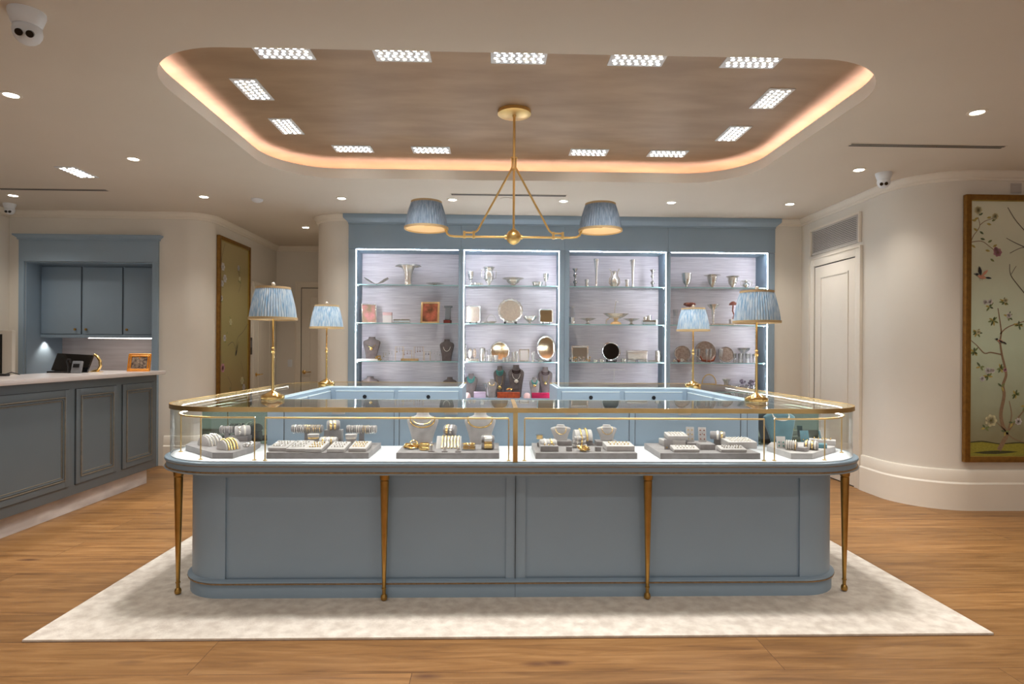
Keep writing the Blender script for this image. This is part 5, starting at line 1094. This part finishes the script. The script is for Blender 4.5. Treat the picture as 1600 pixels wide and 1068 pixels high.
for k in range(7):
    vessel('tumbler', 'small cut-glass tumbler right of the etched plates, '+ORD[k]+' from left', 'glass', 2.996+k*0.0446, S3, [(0.015, 0), (0.018, 0.005), (0.017, 0.05), (0.022, 0.115)], 'acrylic2', y=7.50 if k % 2 else 7.55, seg=16, group='cut-glass tumblers on the third shelf')
vessel('glass_bowl', 'cut-glass bowl standing above the tumblers', 'bowl', 3.146, S3+0.11, [(0.03, 0), (0.035, 0.02), (0.07, 0.05), (0.08, 0.075)], 'acrylic2', y=7.64)
cardbox('display_riser', 'clear riser carrying the cut-glass bowl', 3.146, S3, 0.12, 0.10, 0.109, 'acrylic', y=7.64, cat='riser')
for k, wx in enumerate((2.221, 2.269, 2.317, 2.374)):
    t = ware('crystal_ornament', 'small ornament at the left front of the etched plates, '+ORD[k]+' from left', 'ornament', wx, S3, 7.49, 'small glass ornaments in the fourth cabinet'); part('figure', lambda bm: blob(bm, 6, 0.016, 0.03, wx, 0.012), ['silver_eng', 'coral', 'silver', 'crystal2'][k], t)
t = ware('gold_basket', 'openwork gold basket low in the fourth cabinet beside the rear right lamp', 'basket', 2.681, S0)
part('body', lambda bm: lathe(bm, [(0.0001, 0), (0.07, 0), (0.085, 0.10), (0.09, 0.18), (0.086, 0.18), (0.08, 0.10), (0.066, 0.005), (0.0001, 0.004)], sy=0.5), 'brass', t); part('handle', lambda bm: tube(bm, [(0.088*math.cos(a*PI/12), 0, 0.18+0.115*math.sin(a*PI/12)) for a in range(13)], 0.006, 6), 'brass', t)
t = ware('stone_cluster', 'lilac-grey crystal cluster low at the right of the fourth cabinet', 'ornament', 3.179, S0, 7.60); part('cluster', lambda bm: blob(bm, 46, 0.10, 0.20, 5, 0.022), 'amethyst', t)
vessel('small_dish', 'dark little dish low in the fourth cabinet', 'dish', 2.899, S0, [(0.03, 0), (0.02, 0.1), (0.03, 0.2), (0.055, 0.235)], 'silver_eng')
for k in range(9):
    vessel('highball_glass', 'tall cut glass seen through the counter top, '+ORD[k]+' from left', 'glass', 2.794+k*0.0557, S0, [(0.018, 0), (0.02, 0.005), (0.02, 0.05), (0.024, 0.17)], 'acrylic2', y=7.46 if k % 2 else 7.50, seg=16, group='tall cut glasses low in the fourth cabinet')

# ================================================================= JEWELLERY INSIDE THE FRONT GLASS CASE
ZD = 0.7845; ZP = ZD+0.034
def platform(label, pts, h=0.034):
    o = part('display_platform', lambda bm: (prism(bm, pts, ZD, ZD+h-0.0005), None), 'velvet', None); 
    tag(o, label, 'display platform'); return o
def rectp(label, x0, x1, y0=3.47, y1=3.85): return platform(label, [(x0, y0), (x1, y0), (x1, y1), (x0, y1)])
def vtray(label, x, y, wd, dp, h=0.022, z=ZP, slope=6, rz=0, fill='silver', rows=3, n=5, m='velvet_l', group=None, what='trinkets'):
    t = thing('velvet_tray', label, 'display tray', (x, y, z), rz, group)
    MT = Matrix.Rotation(R(slope), 4, 'X'); lift = dp/2*math.sin(R(slope)); MT = Matrix.Translation((0, 0, lift)) @ MT
    part('cushion', lambda bm: box(bm, -wd/2, wd/2, -dp/2, dp/2, 0, h, 0.004, mtx=MT), m, t)
    if slope > 0: part('wedge', lambda bm: prism(bm, [(-dp/2*0.98, 0), (dp/2*0.98, 0), (dp/2*0.98, 2*lift), ], -wd/2*0.98, wd/2*0.98, mtx=Matrix(((0, 0, 1, 0), (1, 0, 0, 0), (0, 1, 0, 0), (0, 0, 0, 1)))), 'velvet', t)
    q = random.Random(int(abs(x)*997+y*31))
    def tr(bm):
        for i in range(n):
            for j in range(rows):
                wx = -wd*0.38+wd*0.76*(i+0.5)/n; py = -dp*0.38+dp*0.76*(j+0.5)/rows
                vs = lathe(bm, [(0.0028, 0), (0.005*q.uniform(0.7, 1.2), 0.002), (0.004, 0.006), (0.0001, 0.008*q.uniform(0.8, 1.6))], (wx, py, h), seg=7); bmesh.ops.transform(bm, matrix=MT, verts=vs)
    tr_ = part('jewels', tr, fill, t); tr_['label'] = 'rows of small '+what; return t
def band(pos, axis_rot, r, wd, m, label, group, th=0.0016, a0=0, a1=360, beads=0):
    """bracelet: band of radius r round the local X axis"""
    def f(bm):
        n = 26; A = [R(a0+(a1-a0)*k/n) for k in range(n+1)]; full = (a1-a0) >= 360
        if beads:
            for a in A[:-1] if full else A: bmesh.ops.create_icosphere(bm, subdivisions=1, radius=wd/2, matrix=Matrix.Translation((0, math.cos(a)*(r+wd*0.3), math.sin(a)*(r+wd*0.3))))
        else: 
            prof_ = [(-wd/2, r), (-wd/2, r+th), (0, r+th*1.6), (wd/2, r+th), (wd/2, r)]
            V = [[bm.verts.new((wx, math.cos(a)*rr, math.sin(a)*rr)) for wx, rr in prof_] for a in (A[:-1] if full else A)]
            m_ = len(V)
            for i in range(m_ if full else m_-1):
                for k in range(5): bm.faces.new((V[i][k], V[i][(k+1) % 5], V[(i+1) % m_][(k+1) % 5], V[(i+1) % m_][k]))
    bm = bm_(); f(bm); o = finish('bracelet', bm, m, loc=pos, rot=axis_rot); tag(o, label, 'bracelet', group); return o
def barstand(label, x, y, z, ln, zbar, r, blabel, group, metals, n=12, step=False):
    t = thing('bracelet_bar', label, 'bracelet stand', (x, y, z))
    part('bar', lambda bm: lathe(bm, [(0.0001, -ln/2), (r, -ln/2), (r, ln/2), (0.0001, ln/2)], seg=24, mtx=Matrix.Translation((0, 0, zbar-z)) @ Matrix.Rotation(PI/2, 4, 'Y')), 'velvet', t)
    part('post', lambda bm: box(bm, -0.014, 0.014, -0.012, 0.012, 0.008, zbar-z-r+0.002), 'velvet', t); part('foot', lambda bm: box(bm, -0.04, 0.04, -0.03, 0.03, 0, 0.008, 0.002), 'velvet', t)
    for k in range(n): band((x-ln*0.44+ln*0.88*k/(n-1), y, zbar-0.0025), (0, R(random.uniform(-3, 3)), 0), r+0.0035, 0.0034, metals[k*len(metals)//n], blabel+', '+ORD[k]+' from left', group, beads=0 if k % 3 else 1)
def pillow(label, x, y, z, wd, r, tilt=0, rz=0, m='velvet', bands=(), blabel='', group=None, name='bracelet_pillow', beads=0):
    """short padded drum whose axis is X; bands = list of (offset, width, material)"""
    o = part(name, lambda bm: lathe(bm, [(0.0001, -wd/2), (r*0.8, -wd/2), (r*0.97, -wd/2+0.006), (r, 0), (r*0.97, wd/2-0.006), (r*0.8, wd/2), (0.0001, wd/2)], seg=28, sx=0.72, mtx=Matrix.Rotation(PI/2, 4, 'Y')), m, None, loc=(x, y, z+r*0.73), rot=(tilt, 0, rz)); tag(o, label, 'bracelet pillow')
    for k, (d, w_, mm) in enumerate(bands):
        v = Matrix.Rotation(rz, 4, 'Z') @ Vector((d, 0, 0)); b = band((x+v.x, y+v.y, z+r*0.73), (tilt, 0, rz), r*1.0, w_, mm, blabel+', '+ORD[k]+' from left' if isinstance(blabel, str) else blabel[k], group, beads=beads, th=0.0022); b.scale = (1, 1.01, 0.745)
    return o
def ring_cone(label, x, y, h, z=ZP):
    t = thing('ring_cone', label, 'ring stand', (x, y, z)); part('foot', lambda bm: box(bm, -0.017, 0.017, -0.015, 0.015, 0, 0.006, 0.002), 'velvet', t); part('cone', lambda bm: lathe(bm, [(0.012, 0.006), (0.009, h*0.6), (0.005, h), (0.0001, h+0.002)], seg=18), 'velvet_l', t)
    part('ring', lambda bm: lathe(bm, [(0.0085, h*0.72), (0.011, h*0.74), (0.0085, h*0.78)], seg=18, cap=False), 'gold', t); return t
def chainpile(label, x, y, wd, h, m='gold', z=ZP, n=5, name='gold_bracelet_heap', cat='bracelets', seed=1):
    q = random.Random(seed)
    def f(bm):
        for k in range(n):
            cx_, cy_, rr = q.uniform(-wd*0.3, wd*0.3), q.uniform(-0.02, 0.02), q.uniform(0.014, 0.024); tl = q.uniform(-0.9, 0.9); MT = Matrix.Translation((cx_, cy_, rr*abs(math.sin(tl))+0.006)) @ Matrix.Rotation(tl, 4, 'X') @ Matrix.Rotation(q.uniform(-0.5, 0.5), 4, 'Y')
            vs = tube(bm, [(rr*math.cos(2*PI*i/18), rr*math.sin(2*PI*i/18), 0) for i in range(18)], 0.0045 if k % 2 else 0.003, 6, closed=True); bmesh.ops.transform(bm, matrix=MT, verts=vs)
    o = part(name, f, m, None, loc=(x, y, z)); zmin = min(v.co.z for v in o.data.vertices); o.location.z -= zmin; tag(o, label, cat); return o
def block(label, x, y, wd, dp, h, z=ZP, m='velvet', rz=0):
    o = part('display_block', lambda bm: box(bm, -wd/2, wd/2, -dp/2, dp/2, 0, h, 0.003), m, None, loc=(x, y, z), rot=(0, 0, rz)); tag(o, label, 'display block'); return o
def halfround(label, x, y, z, wd, r, rz, bands, blabel, group):
    def f(bm):
        vs = lathe(bm, [(0.0001, -wd/2), (r, -wd/2), (r, wd/2), (0.0001, wd/2)], seg=40, mtx=Matrix.Rotation(PI/2, 4, 'Y'))
        g_ = bmesh.ops.bisect_plane(bm, geom=bm.verts[:]+bm.edges[:]+bm.faces[:], plane_co=(0, 0, 0.0), plane_no=(0, 0, -1), clear_outer=True)
        bmesh.ops.holes_fill(bm, edges=[e for e in bm.edges if e.is_boundary])
    t = part('bracelet_arch', f, 'velvet_l', None, loc=(x, y, z), rot=(0, 0, rz)); tag(t, label, 'bracelet stand')
    for kk, (d, w_, mm, bd) in enumerate(bands):
        v = Matrix.Rotation(rz, 4, 'Z') @ Vector((d, 0, 0)); band((x+v.x, y+v.y, z), (0, 0, rz), r+0.0005, w_, mm, blabel+', '+ORD[kk]+' from left', group, a0=4, a1=176, beads=bd, th=0.002)

# left corner
PLc = [(-1.577, 3.47), (-1.464, 3.47), (-1.436, 3.68), (-1.436-0.03, 3.88), (-1.900, 3.90), (-1.865, 3.75)]
platform('cut-cornered grey velvet platform in the left corner of the glass case', PLc)
halfround('pale half-round stand carrying silver bracelets, left corner of the case', -1.715, 3.75, ZP, 0.095, 0.058, R(58), [(-0.032, 0.012, 'silver', 1), (-0.012, 0.008, 'silver', 1), (0.008, 0.014, 'silver', 1), (0.03, 0.01, 'silver', 1)], 'silver link bracelet on the rear half-round stand in the left corner', 'silver bracelets on the left corner stand')
halfround('pale half-round stand carrying gold bracelets, nearest the left corner glass', -1.544, 3.60, ZP, 0.085, 0.055, R(52), [(-0.028, 0.010, 'gold', 1), (-0.012, 0.009, 'gold', 1), (0.004, 0.012, 'gold', 1), (0.022, 0.010, 'gold', 1)], 'gold link bracelet on the nearer half-round stand in the left corner', 'gold bracelets on the left corner stand')
chainpile('loose silver chain at the right edge of the left corner platform', -1.453, 3.66, 0.05, 0.02, 'silver', n=3, name='silver_chain', cat='chain', seed=4)
block('grey velvet block before the mirror in the left corner', -1.614, 3.93, 0.12, 0.07, 0.066, ZD)
pillow('tilted grey pillow with white bracelets on the block in the left corner', -1.598, 3.93, ZD+0.066, 0.09, 0.042, 0.3, 0.5, 'velvet_l', [(-0.02, 0.012, 'silver'), (0.01, 0.01, 'pearl')], ['silver bracelet on the tilted pillow by the left mirror', 'pearl bracelet on the tilted pillow by the left mirror'])
barstand('short grey bracelet bar before the mirror in the left corner', -1.702, 3.95, ZD, 0.085, 0.885, 0.022, 'thin silver bangle on the short bar in the left corner', 'bangles on the short bar', ['silver'], 6)
# first long platform
xa, xb = -1.279, -0.708
rectp('first long grey velvet platform, left of the two gold-necklace busts', xa, xb)
for k, (wx, y, wd, dp, f_) in enumerate(((-1.235, 3.60, 0.105, 0.17, 'silver'), (-1.121, 3.58, 0.105, 0.19, 'silver'), (-1.020, 3.56, 0.095, 0.17, 'gold'), (-0.895, 3.56, 0.100, 0.17, 'silver'), (-0.778, 3.58, 0.100, 0.17, 'gold'))):
    vtray(['leftmost pale velvet tray of silver chains on the first platform', 'second pale velvet tray with silver pieces on the first platform', 'middle pale velvet tray with gold rings on the first platform', 'fourth pale velvet tray with silver rings on the first platform', 'rightmost pale velvet tray with gold rings on the first platform'][k], wx, y, wd, dp, 0.020, fill=f_, what=['silver beads', 'silver beads', 'gold rings', 'silver rings', 'gold rings'][k])
barstand('dark velvet bar with gold and silver bangles, left rear of the first platform', -1.148, 3.79, ZP, 0.186, 0.913, 0.022, 'thin bangle on the left velvet bar of the first platform', 'bangles on the left velvet bar', ['silver', 'silver', 'gold', 'gold', 'gold'], 14)
barstand('velvet bar with pale bangles, right rear of the first platform', -0.816, 3.79, ZP, 0.182, 0.911, 0.022, 'pale bangle on the right velvet bar of the first platform', 'bangles on the right velvet bar', ['silver', 'pearl', 'gold', 'silver'], 13)
for wx, w_ in ((-1.086, 'left'), (-0.860, 'right')):
    x_ = wx
    t = part('bracelet_drum', lambda bm: lathe(bm, [(0.0001, 0), (0.030, 0), (0.028, 0.01), (0.030, 0.04), (0.036, 0.072), (0.0001, 0.074)], seg=26, sy=0.8), 'velvet_l', None, loc=(x_, 3.705, ZP)); tag(t, 'small drum stand with bracelets under the '+w_+' velvet bar', 'bracelet stand')
    for q in (0.02, 0.045):
        o = part('bracelet', lambda bm: lathe(bm, [(0.031, q), (0.0345, q+0.002), (0.0345, q+0.009), (0.031, q+0.011)], seg=28, sy=0.85, cap=False), 'gold' if w_ == 'left' and q > 0.03 else 'silver', None, loc=(x_, 3.705, ZP)); tag(o, 'flat bracelet round the drum stand under the '+w_+' bar, the '+('lower' if q < 0.03 else 'upper'), 'bracelet')
block('grey velvet cube between the two velvet bars', -0.992, 3.81, 0.105, 0.06, 0.086)
pillow('grey pillow with gold bracelets on top of the velvet cube', -0.992, 3.80, ZP+0.086, 0.075, 0.040, 0.2, 0.35, 'velvet', [(-0.018, 0.012, 'gold'), (0.006, 0.012, 'gold')], ['gold bracelet on the cube pillow, the left one', 'gold bracelet on the cube pillow, the right one'])
pillow('low pale pillow with a silver collar in the middle of the first platform', -0.997, 3.71, ZP, 0.10, 0.038, 0.0, 0.0, 'velvet_l', [(-0.025, 0.008, 'gold'), (0.0, 0.009, 'silver'), (0.025, 0.008, 'gold')], ['left bracelet on the low middle pillow', 'centre bracelet on the low middle pillow', 'right bracelet on the low middle pillow'])
# second platform
xa, xb = -0.553, 0.029
rectp('second long grey velvet platform, under the two gold-necklace busts', xa, xb)
for wx, w_ in ((-0.444, 'left'), (-0.088, 'right')):
    x_ = wx
    bust('large pale bust with thick gold necklace, '+w_+' one of the pair in the case', x_, ZP, 0.195, 0.195, 'velvet_l', y=3.79)
    necklace('thick gold collar on the '+w_+' large bust in the glass case', x_, ZP, 0.195, 0.195, 'gold', 0.0055, 0.54, y=3.79, w_=0.60)
    if w_ == 'left': necklace('second thinner gold chain on the left large bust in the glass case', x_, ZP, 0.195, 0.195, 'gold', 0.003, 0.64, y=3.788, w_=0.48)
chainpile('heap of gold bracelets at the left of the second platform', -0.484, 3.61, 0.085, 0.05, n=11, seed=3)
o = part('gold_cuff', lambda bm: [lathe(bm, [(0.026, a), (0.030, a+0.004), (0.030, a+0.016), (0.026, a+0.020)], seg=28, sy=0.75, cap=False) for a in (0.0, 0.022)], 'gold', None, loc=(-0.405, 3.56, ZP)); tag(o, 'stacked pair of wide gold cuffs before the left bust', 'bracelet')
ring_cone('tallest ring cone, beside the gold cuffs', -0.359, 3.51, 0.052); ring_cone('short ring cone in front of the gold bracelet ramp, left one', -0.282, 3.505, 0.030); ring_cone('short ring cone in front of the gold bracelet ramp, right one', -0.205, 3.50, 0.028)
t = part('bracelet_ramp', lambda bm: prism(bm, [(-0.05, 0), (0.05, 0), (0.045, 0.062), (0.02, 0.062)], -0.075, 0.070, mtx=Matrix(((0, 0, 1, 0), (1, 0, 0, 0), (0, 1, 0, 0), (0, 0, 0, 1)))), 'velvet_l', None, loc=(-0.268, 3.66, ZP)); tag(t, 'sloping pale ramp with a row of gold bracelets, centre of the second platform', 'bracelet stand')
for k in range(6):
    d = -0.040+k*0.019;  o = part('bracelet', lambda bm: tube(bm, [(d, -0.050, 0.006), (d, -0.036, 0.018), (d, 0.014, 0.062), (d, 0.03, 0.066), (d, 0.045, 0.063)], 0.0052, 8), 'gold', None, loc=(-0.268, 3.656, ZP)); tag(o, 'gold bracelet lying over the sloping ramp, '+ORD[k]+' from left', 'bracelet', 'gold bracelets on the ramp')
block('grey block behind the sloping ramp', -0.275, 3.77, 0.08, 0.06, 0.062)
pillow('grey pillow with a gold bracelet above the ramp', -0.271, 3.765, ZP+0.062, 0.07, 0.042, 0.1, -0.2, 'velvet', [(-0.012, 0.014, 'gold'), (0.014, 0.012, 'silver')], ['gold bracelet on the pillow above the ramp', 'silver bracelet on the pillow above the ramp'])
t = thing('clear_box', 'clear box holding gold bracelets right of the ramp', 'box', (-0.146, 3.575, ZP)); part('box_body', lambda bm: box(bm, -0.04, 0.04, -0.025, 0.025, 0, 0.028), 'acrylic', t); part('bracelets', lambda bm: [tube(bm, [(c_+0.016*math.cos(i*PI/9), 0.018*math.sin(i*PI/9), z_) for i in range(18)], 0.0042, 6, closed=True) for c_ in (-0.018, 0.018) for z_ in (0.008, 0.019, 0.035)], 'gold', t)
for k in range(2): pillow('grey oval bracelet pillow, '+['lower', 'upper'][k]+' of the stack at the right end of the second platform', -0.038, 3.60, ZP+0.040*k, 0.075, 0.029, 0, 0.1, 'velvet', [(0, 0.045, 'gold' if k == 0 else 'silver')], ['gold cuff on the lower stacked pillow', 'silver cuff on the upper stacked pillow'][k])
# third platform
xa, xb = 0.236, 0.818
rectp('third long grey velvet platform, right of the brass post', xa, xb)
t = thing('ring_stand', 'small clear T-shaped stand with a gold cuff at the left of the third platform', 'ring stand', (0.276, 3.71, ZP)); part('foot', lambda bm: box(bm, -0.015, 0.015, -0.015, 0.015, 0, 0.022, 0.002), 'velvet', t); part('post', lambda bm: tube(bm, [(0, 0, 0.02), (0, 0, 0.07)], 0.0025, 8), 'silver', t); part('cuff', lambda bm: lathe(bm, [(0.017, 0.045), (0.019, 0.048), (0.019, 0.066), (0.017, 0.07)], seg=24), 'brass', t); part('top', lambda bm: lathe(bm, [(0.0001, 0.070), (0.029, 0.070), (0.029, 0.074), (0.0001, 0.074)], seg=28), 'acrylic', t)
vtray('small grey ring box with three gold rings, front left of the third platform', 0.319, 3.54, 0.105, 0.06, 0.032, slope=0, fill='gold', rows=1, n=3, m='velvet', what='gold rings')
pillow('white pillow with pale bracelets above the small ring box', 0.322, 3.66, ZP, 0.10, 0.036, 0, 0.15, 'velvet_l', [(-0.022, 0.010, 'pearl'), (0.015, 0.012, 'gold')], ['pearl bracelet on the white pillow', 'gold bracelet on the white pillow'])
block('low riser under the small left bust of the third platform', 0.410, 3.77, 0.13, 0.09, 0.03); block('low riser under the small right bust of the third platform', 0.692, 3.77, 0.13, 0.09, 0.028); block('riser under the gold-chained arch of the third platform', 0.548, 3.79, 0.12, 0.08, 0.03)
for wx, w_ in ((0.410, 'left'), (0.696, 'right')):
    x_ = wx
    bust('small pale bust with a gold chain, '+w_+' on the third platform', x_, ZP+0.030, 0.095, 0.125, 'velvet_l', y=3.755); necklace('gold chain on the small '+w_+' bust of the third platform', x_, ZP+0.030, 0.095, 0.125, 'gold' if w_ == 'left' else 'brass_pol', 0.0032, 0.42, y=3.752, beads=True)
halfround('grey arch with two heavy gold chains at the back of the third platform', 0.549, 3.79, ZP+0.030, 0.105, 0.062, 0.05, [(-0.018, 0.012, 'gold', 1), (0.018, 0.015, 'gold', 1)], 'heavy gold chain bracelet over the grey arch of the third platform', 'heavy gold chains on the arch')
for k in range(3): pillow('small pale pillow in the stack before the grey arch, '+['lowest', 'middle', 'topmost'][k], 0.512, 3.66, ZP+0.023*k, 0.085-0.01*k, 0.0165, 0, 0.1*k, 'velvet_l', [(-0.015, 0.008, 'silver'), (0.012, 0.008, 'gold')], ['silver bracelet on the '+['lowest', 'middle', 'topmost'][k]+' small stacked pillow', 'gold bracelet on the '+['lowest', 'middle', 'topmost'][k]+' small stacked pillow'])
chainpile('small heap of gold bracelets front centre of the third platform', 0.525, 3.525, 0.085, 0.03, n=9, seed=8)
for wx, w_ in ((0.435, 'left'), (0.603, 'right')): block('tiny grey cube '+w_+' of the small gold heap', wx, 3.54, 0.034, 0.03, 0.026)
vtray('large pale velvet tray with gold rings at the right of the third platform', 0.735, 3.60, 0.165, 0.14, 0.030, slope=3, fill='gold', rows=2, n=6, m='velvet_l', what='gold rings')
# fourth platform
xa, xb = 0.951, 1.529
rectp('fourth long grey velvet platform with earrings, right end of the front case', xa, xb)
block('low pale riser at the left rear of the fourth platform', 1.108, 3.78, 0.14, 0.11, 0.035, m='velvet_l')
vtray('pale tray of pearl earrings raised at the left rear of the fourth platform', 1.132, 3.78, 0.125, 0.10, 0.026, z=ZP+0.036, slope=8, fill='pearl', rows=3, n=5, what='pearl earrings')
def card(label, x, y, z, wd, h, m='velvet_l', lean=12, rz=0, fill='gold', rows=3):
    t = thing('earring_card', label, 'earring display', (x, y, z), rz); MT = Matrix.Rotation(R(-lean), 4, 'X')
    part('card', lambda bm: box(bm, -wd/2, wd/2, -0.003, 0.003, 0, h, 0.001, mtx=MT), m, t); part('foot', lambda bm: tube(bm, [(0, 0.004, h*0.6), (0, h*0.3, 0.002)], 0.002, 6), 'velvet', t)
    def f(bm):
        for i in (-1, 1):
            for j in range(rows): bmesh.ops.create_icosphere(bm, subdivisions=1, radius=0.0052, matrix=MT @ Matrix.Translation((i*wd*0.24, -0.005, h*(0.2+0.3*j))))
    e_ = part('earrings', f, fill, t); return t
block('long low riser under the two earring cards', 1.263, 3.76, 0.16, 0.10, 0.022)
card('tall pale earring card at the left, rear centre of the fourth platform', 1.215, 3.755, ZP+0.022, 0.048, 0.092, rz=-0.15); card('tall pale earring card at the right, rear centre of the fourth platform', 1.291, 3.755, ZP+0.022, 0.048, 0.090, rz=-0.15, fill='coral')
card('small grey earring card at the left of the fourth platform', 1.036, 3.60, ZP, 0.050, 0.058, 'velvet', rows=1)
vtray('pale tray with a row of pearls and dark stones, front left of the fourth platform', 1.110, 3.535, 0.150, 0.085, 0.018, slope=9, fill='pearl', rows=2, n=6, what='pearls')
block('grey block with earrings behind the front trays of the fourth platform', 1.266, 3.625, 0.09, 0.08, 0.032)
pillow('dark pillow with beaded bracelets on a post, right rear of the fourth platform', 1.395, 3.78, ZP+0.035, 0.09, 0.034, 0.2, -0.35, 'velvet', [(0.0, 0.012, 'pearl'), (0.024, 0.012, 'gold')], ['pearl bracelet on the post pillow', 'gold bracelet on the post pillow']); block('post block under the dark pillow of the fourth platform', 1.391, 3.78, 0.03, 0.03, 0.035)
vtray('pale tray with a dark centre, front right of the fourth platform', 1.385, 3.535, 0.150, 0.085, 0.018, slope=9, fill='silver', rows=2, n=7, what='silver pieces')
vtray('raised pale tray full of small earrings at the right of the fourth platform', 1.491, 3.70, 0.175, 0.15, 0.040, slope=4, fill='pearl', rows=4, n=7, what='earrings')
# right corner
PRc = [(1.708, 3.47), (1.831, 3.47), (2.107, 3.72), (2.184, 3.90), (1.789, 3.90), (1.697, 3.76)]
o = platform('cut-cornered pale velvet platform in the right corner of the glass case', PRc); o.data.materials[0] = M['velvet_l']
xt = 1.879
bust('large teal velvet bust in the right corner of the glass case', xt, ZD, 0.245, 0.225, 'teal', y=3.945, rz=0.15); necklace('pearl and gold necklace on the teal bust', xt, ZD, 0.245, 0.225, 'pearl', 0.0062, 0.70, y=3.94, rz=0.15, beads=True)
card('grey slanted ring card before the teal bust', 1.737, 3.65, ZP, 0.052, 0.072, 'velvet_l', 18, -0.2, fill='stone_teal', rows=2)
pillow('pillow with rows of pearl bracelets in the right corner', 1.772, 3.60, ZP, 0.07, 0.036, 0, -0.5, 'velvet', [(-0.024, 0.008, 'pearl'), (-0.012, 0.008, 'pearl'), (0.0, 0.008, 'pearl'), (0.012, 0.008, 'pearl'), (0.024, 0.008, 'gold')], 'strand of the pearl bracelets in the right corner', 'pearl strands in the right corner', beads=1)
block('tilted grey square pad between the two pillows of the right corner', 1.816, 3.555, 0.055, 0.055, 0.022, rz=0.7)
pillow('pillow with gold and pearl bracelets in the right corner', 1.899, 3.61, ZP, 0.075, 0.036, 0, -0.6, 'velvet', [(-0.024, 0.009, 'gold'), (-0.008, 0.008, 'pearl'), (0.008, 0.009, 'gold'), (0.024, 0.008, 'pearl')], ['leftmost gold band on the right-hand corner pillow', 'left pearl strand on the right-hand corner pillow', 'second gold band on the right-hand corner pillow', 'right pearl strand on the right-hand corner pillow'])
block('teal velvet pad lying at the right of the corner platform', 1.982, 3.69, 0.10, 0.07, 0.024, m='teal', rz=-0.5)
vtray('narrow pale tray with gold pieces at the right edge of the corner platform', 2.075, 3.81, 0.15, 0.05, 0.030, slope=4, rz=-0.5, fill='gold', rows=1, n=5, what='gold pieces')
card('upright teal ring box with dark opening in the right corner', 2.012, 3.90, ZD+0.034, 0.055, 0.075, 'teal', 14, 0, fill='gold', rows=1)
card('narrow teal earring card at the far right of the corner', 2.110, 3.885, ZD+0.034, 0.035, 0.078, 'teal', 10, 0.9, fill='gold', rows=1)
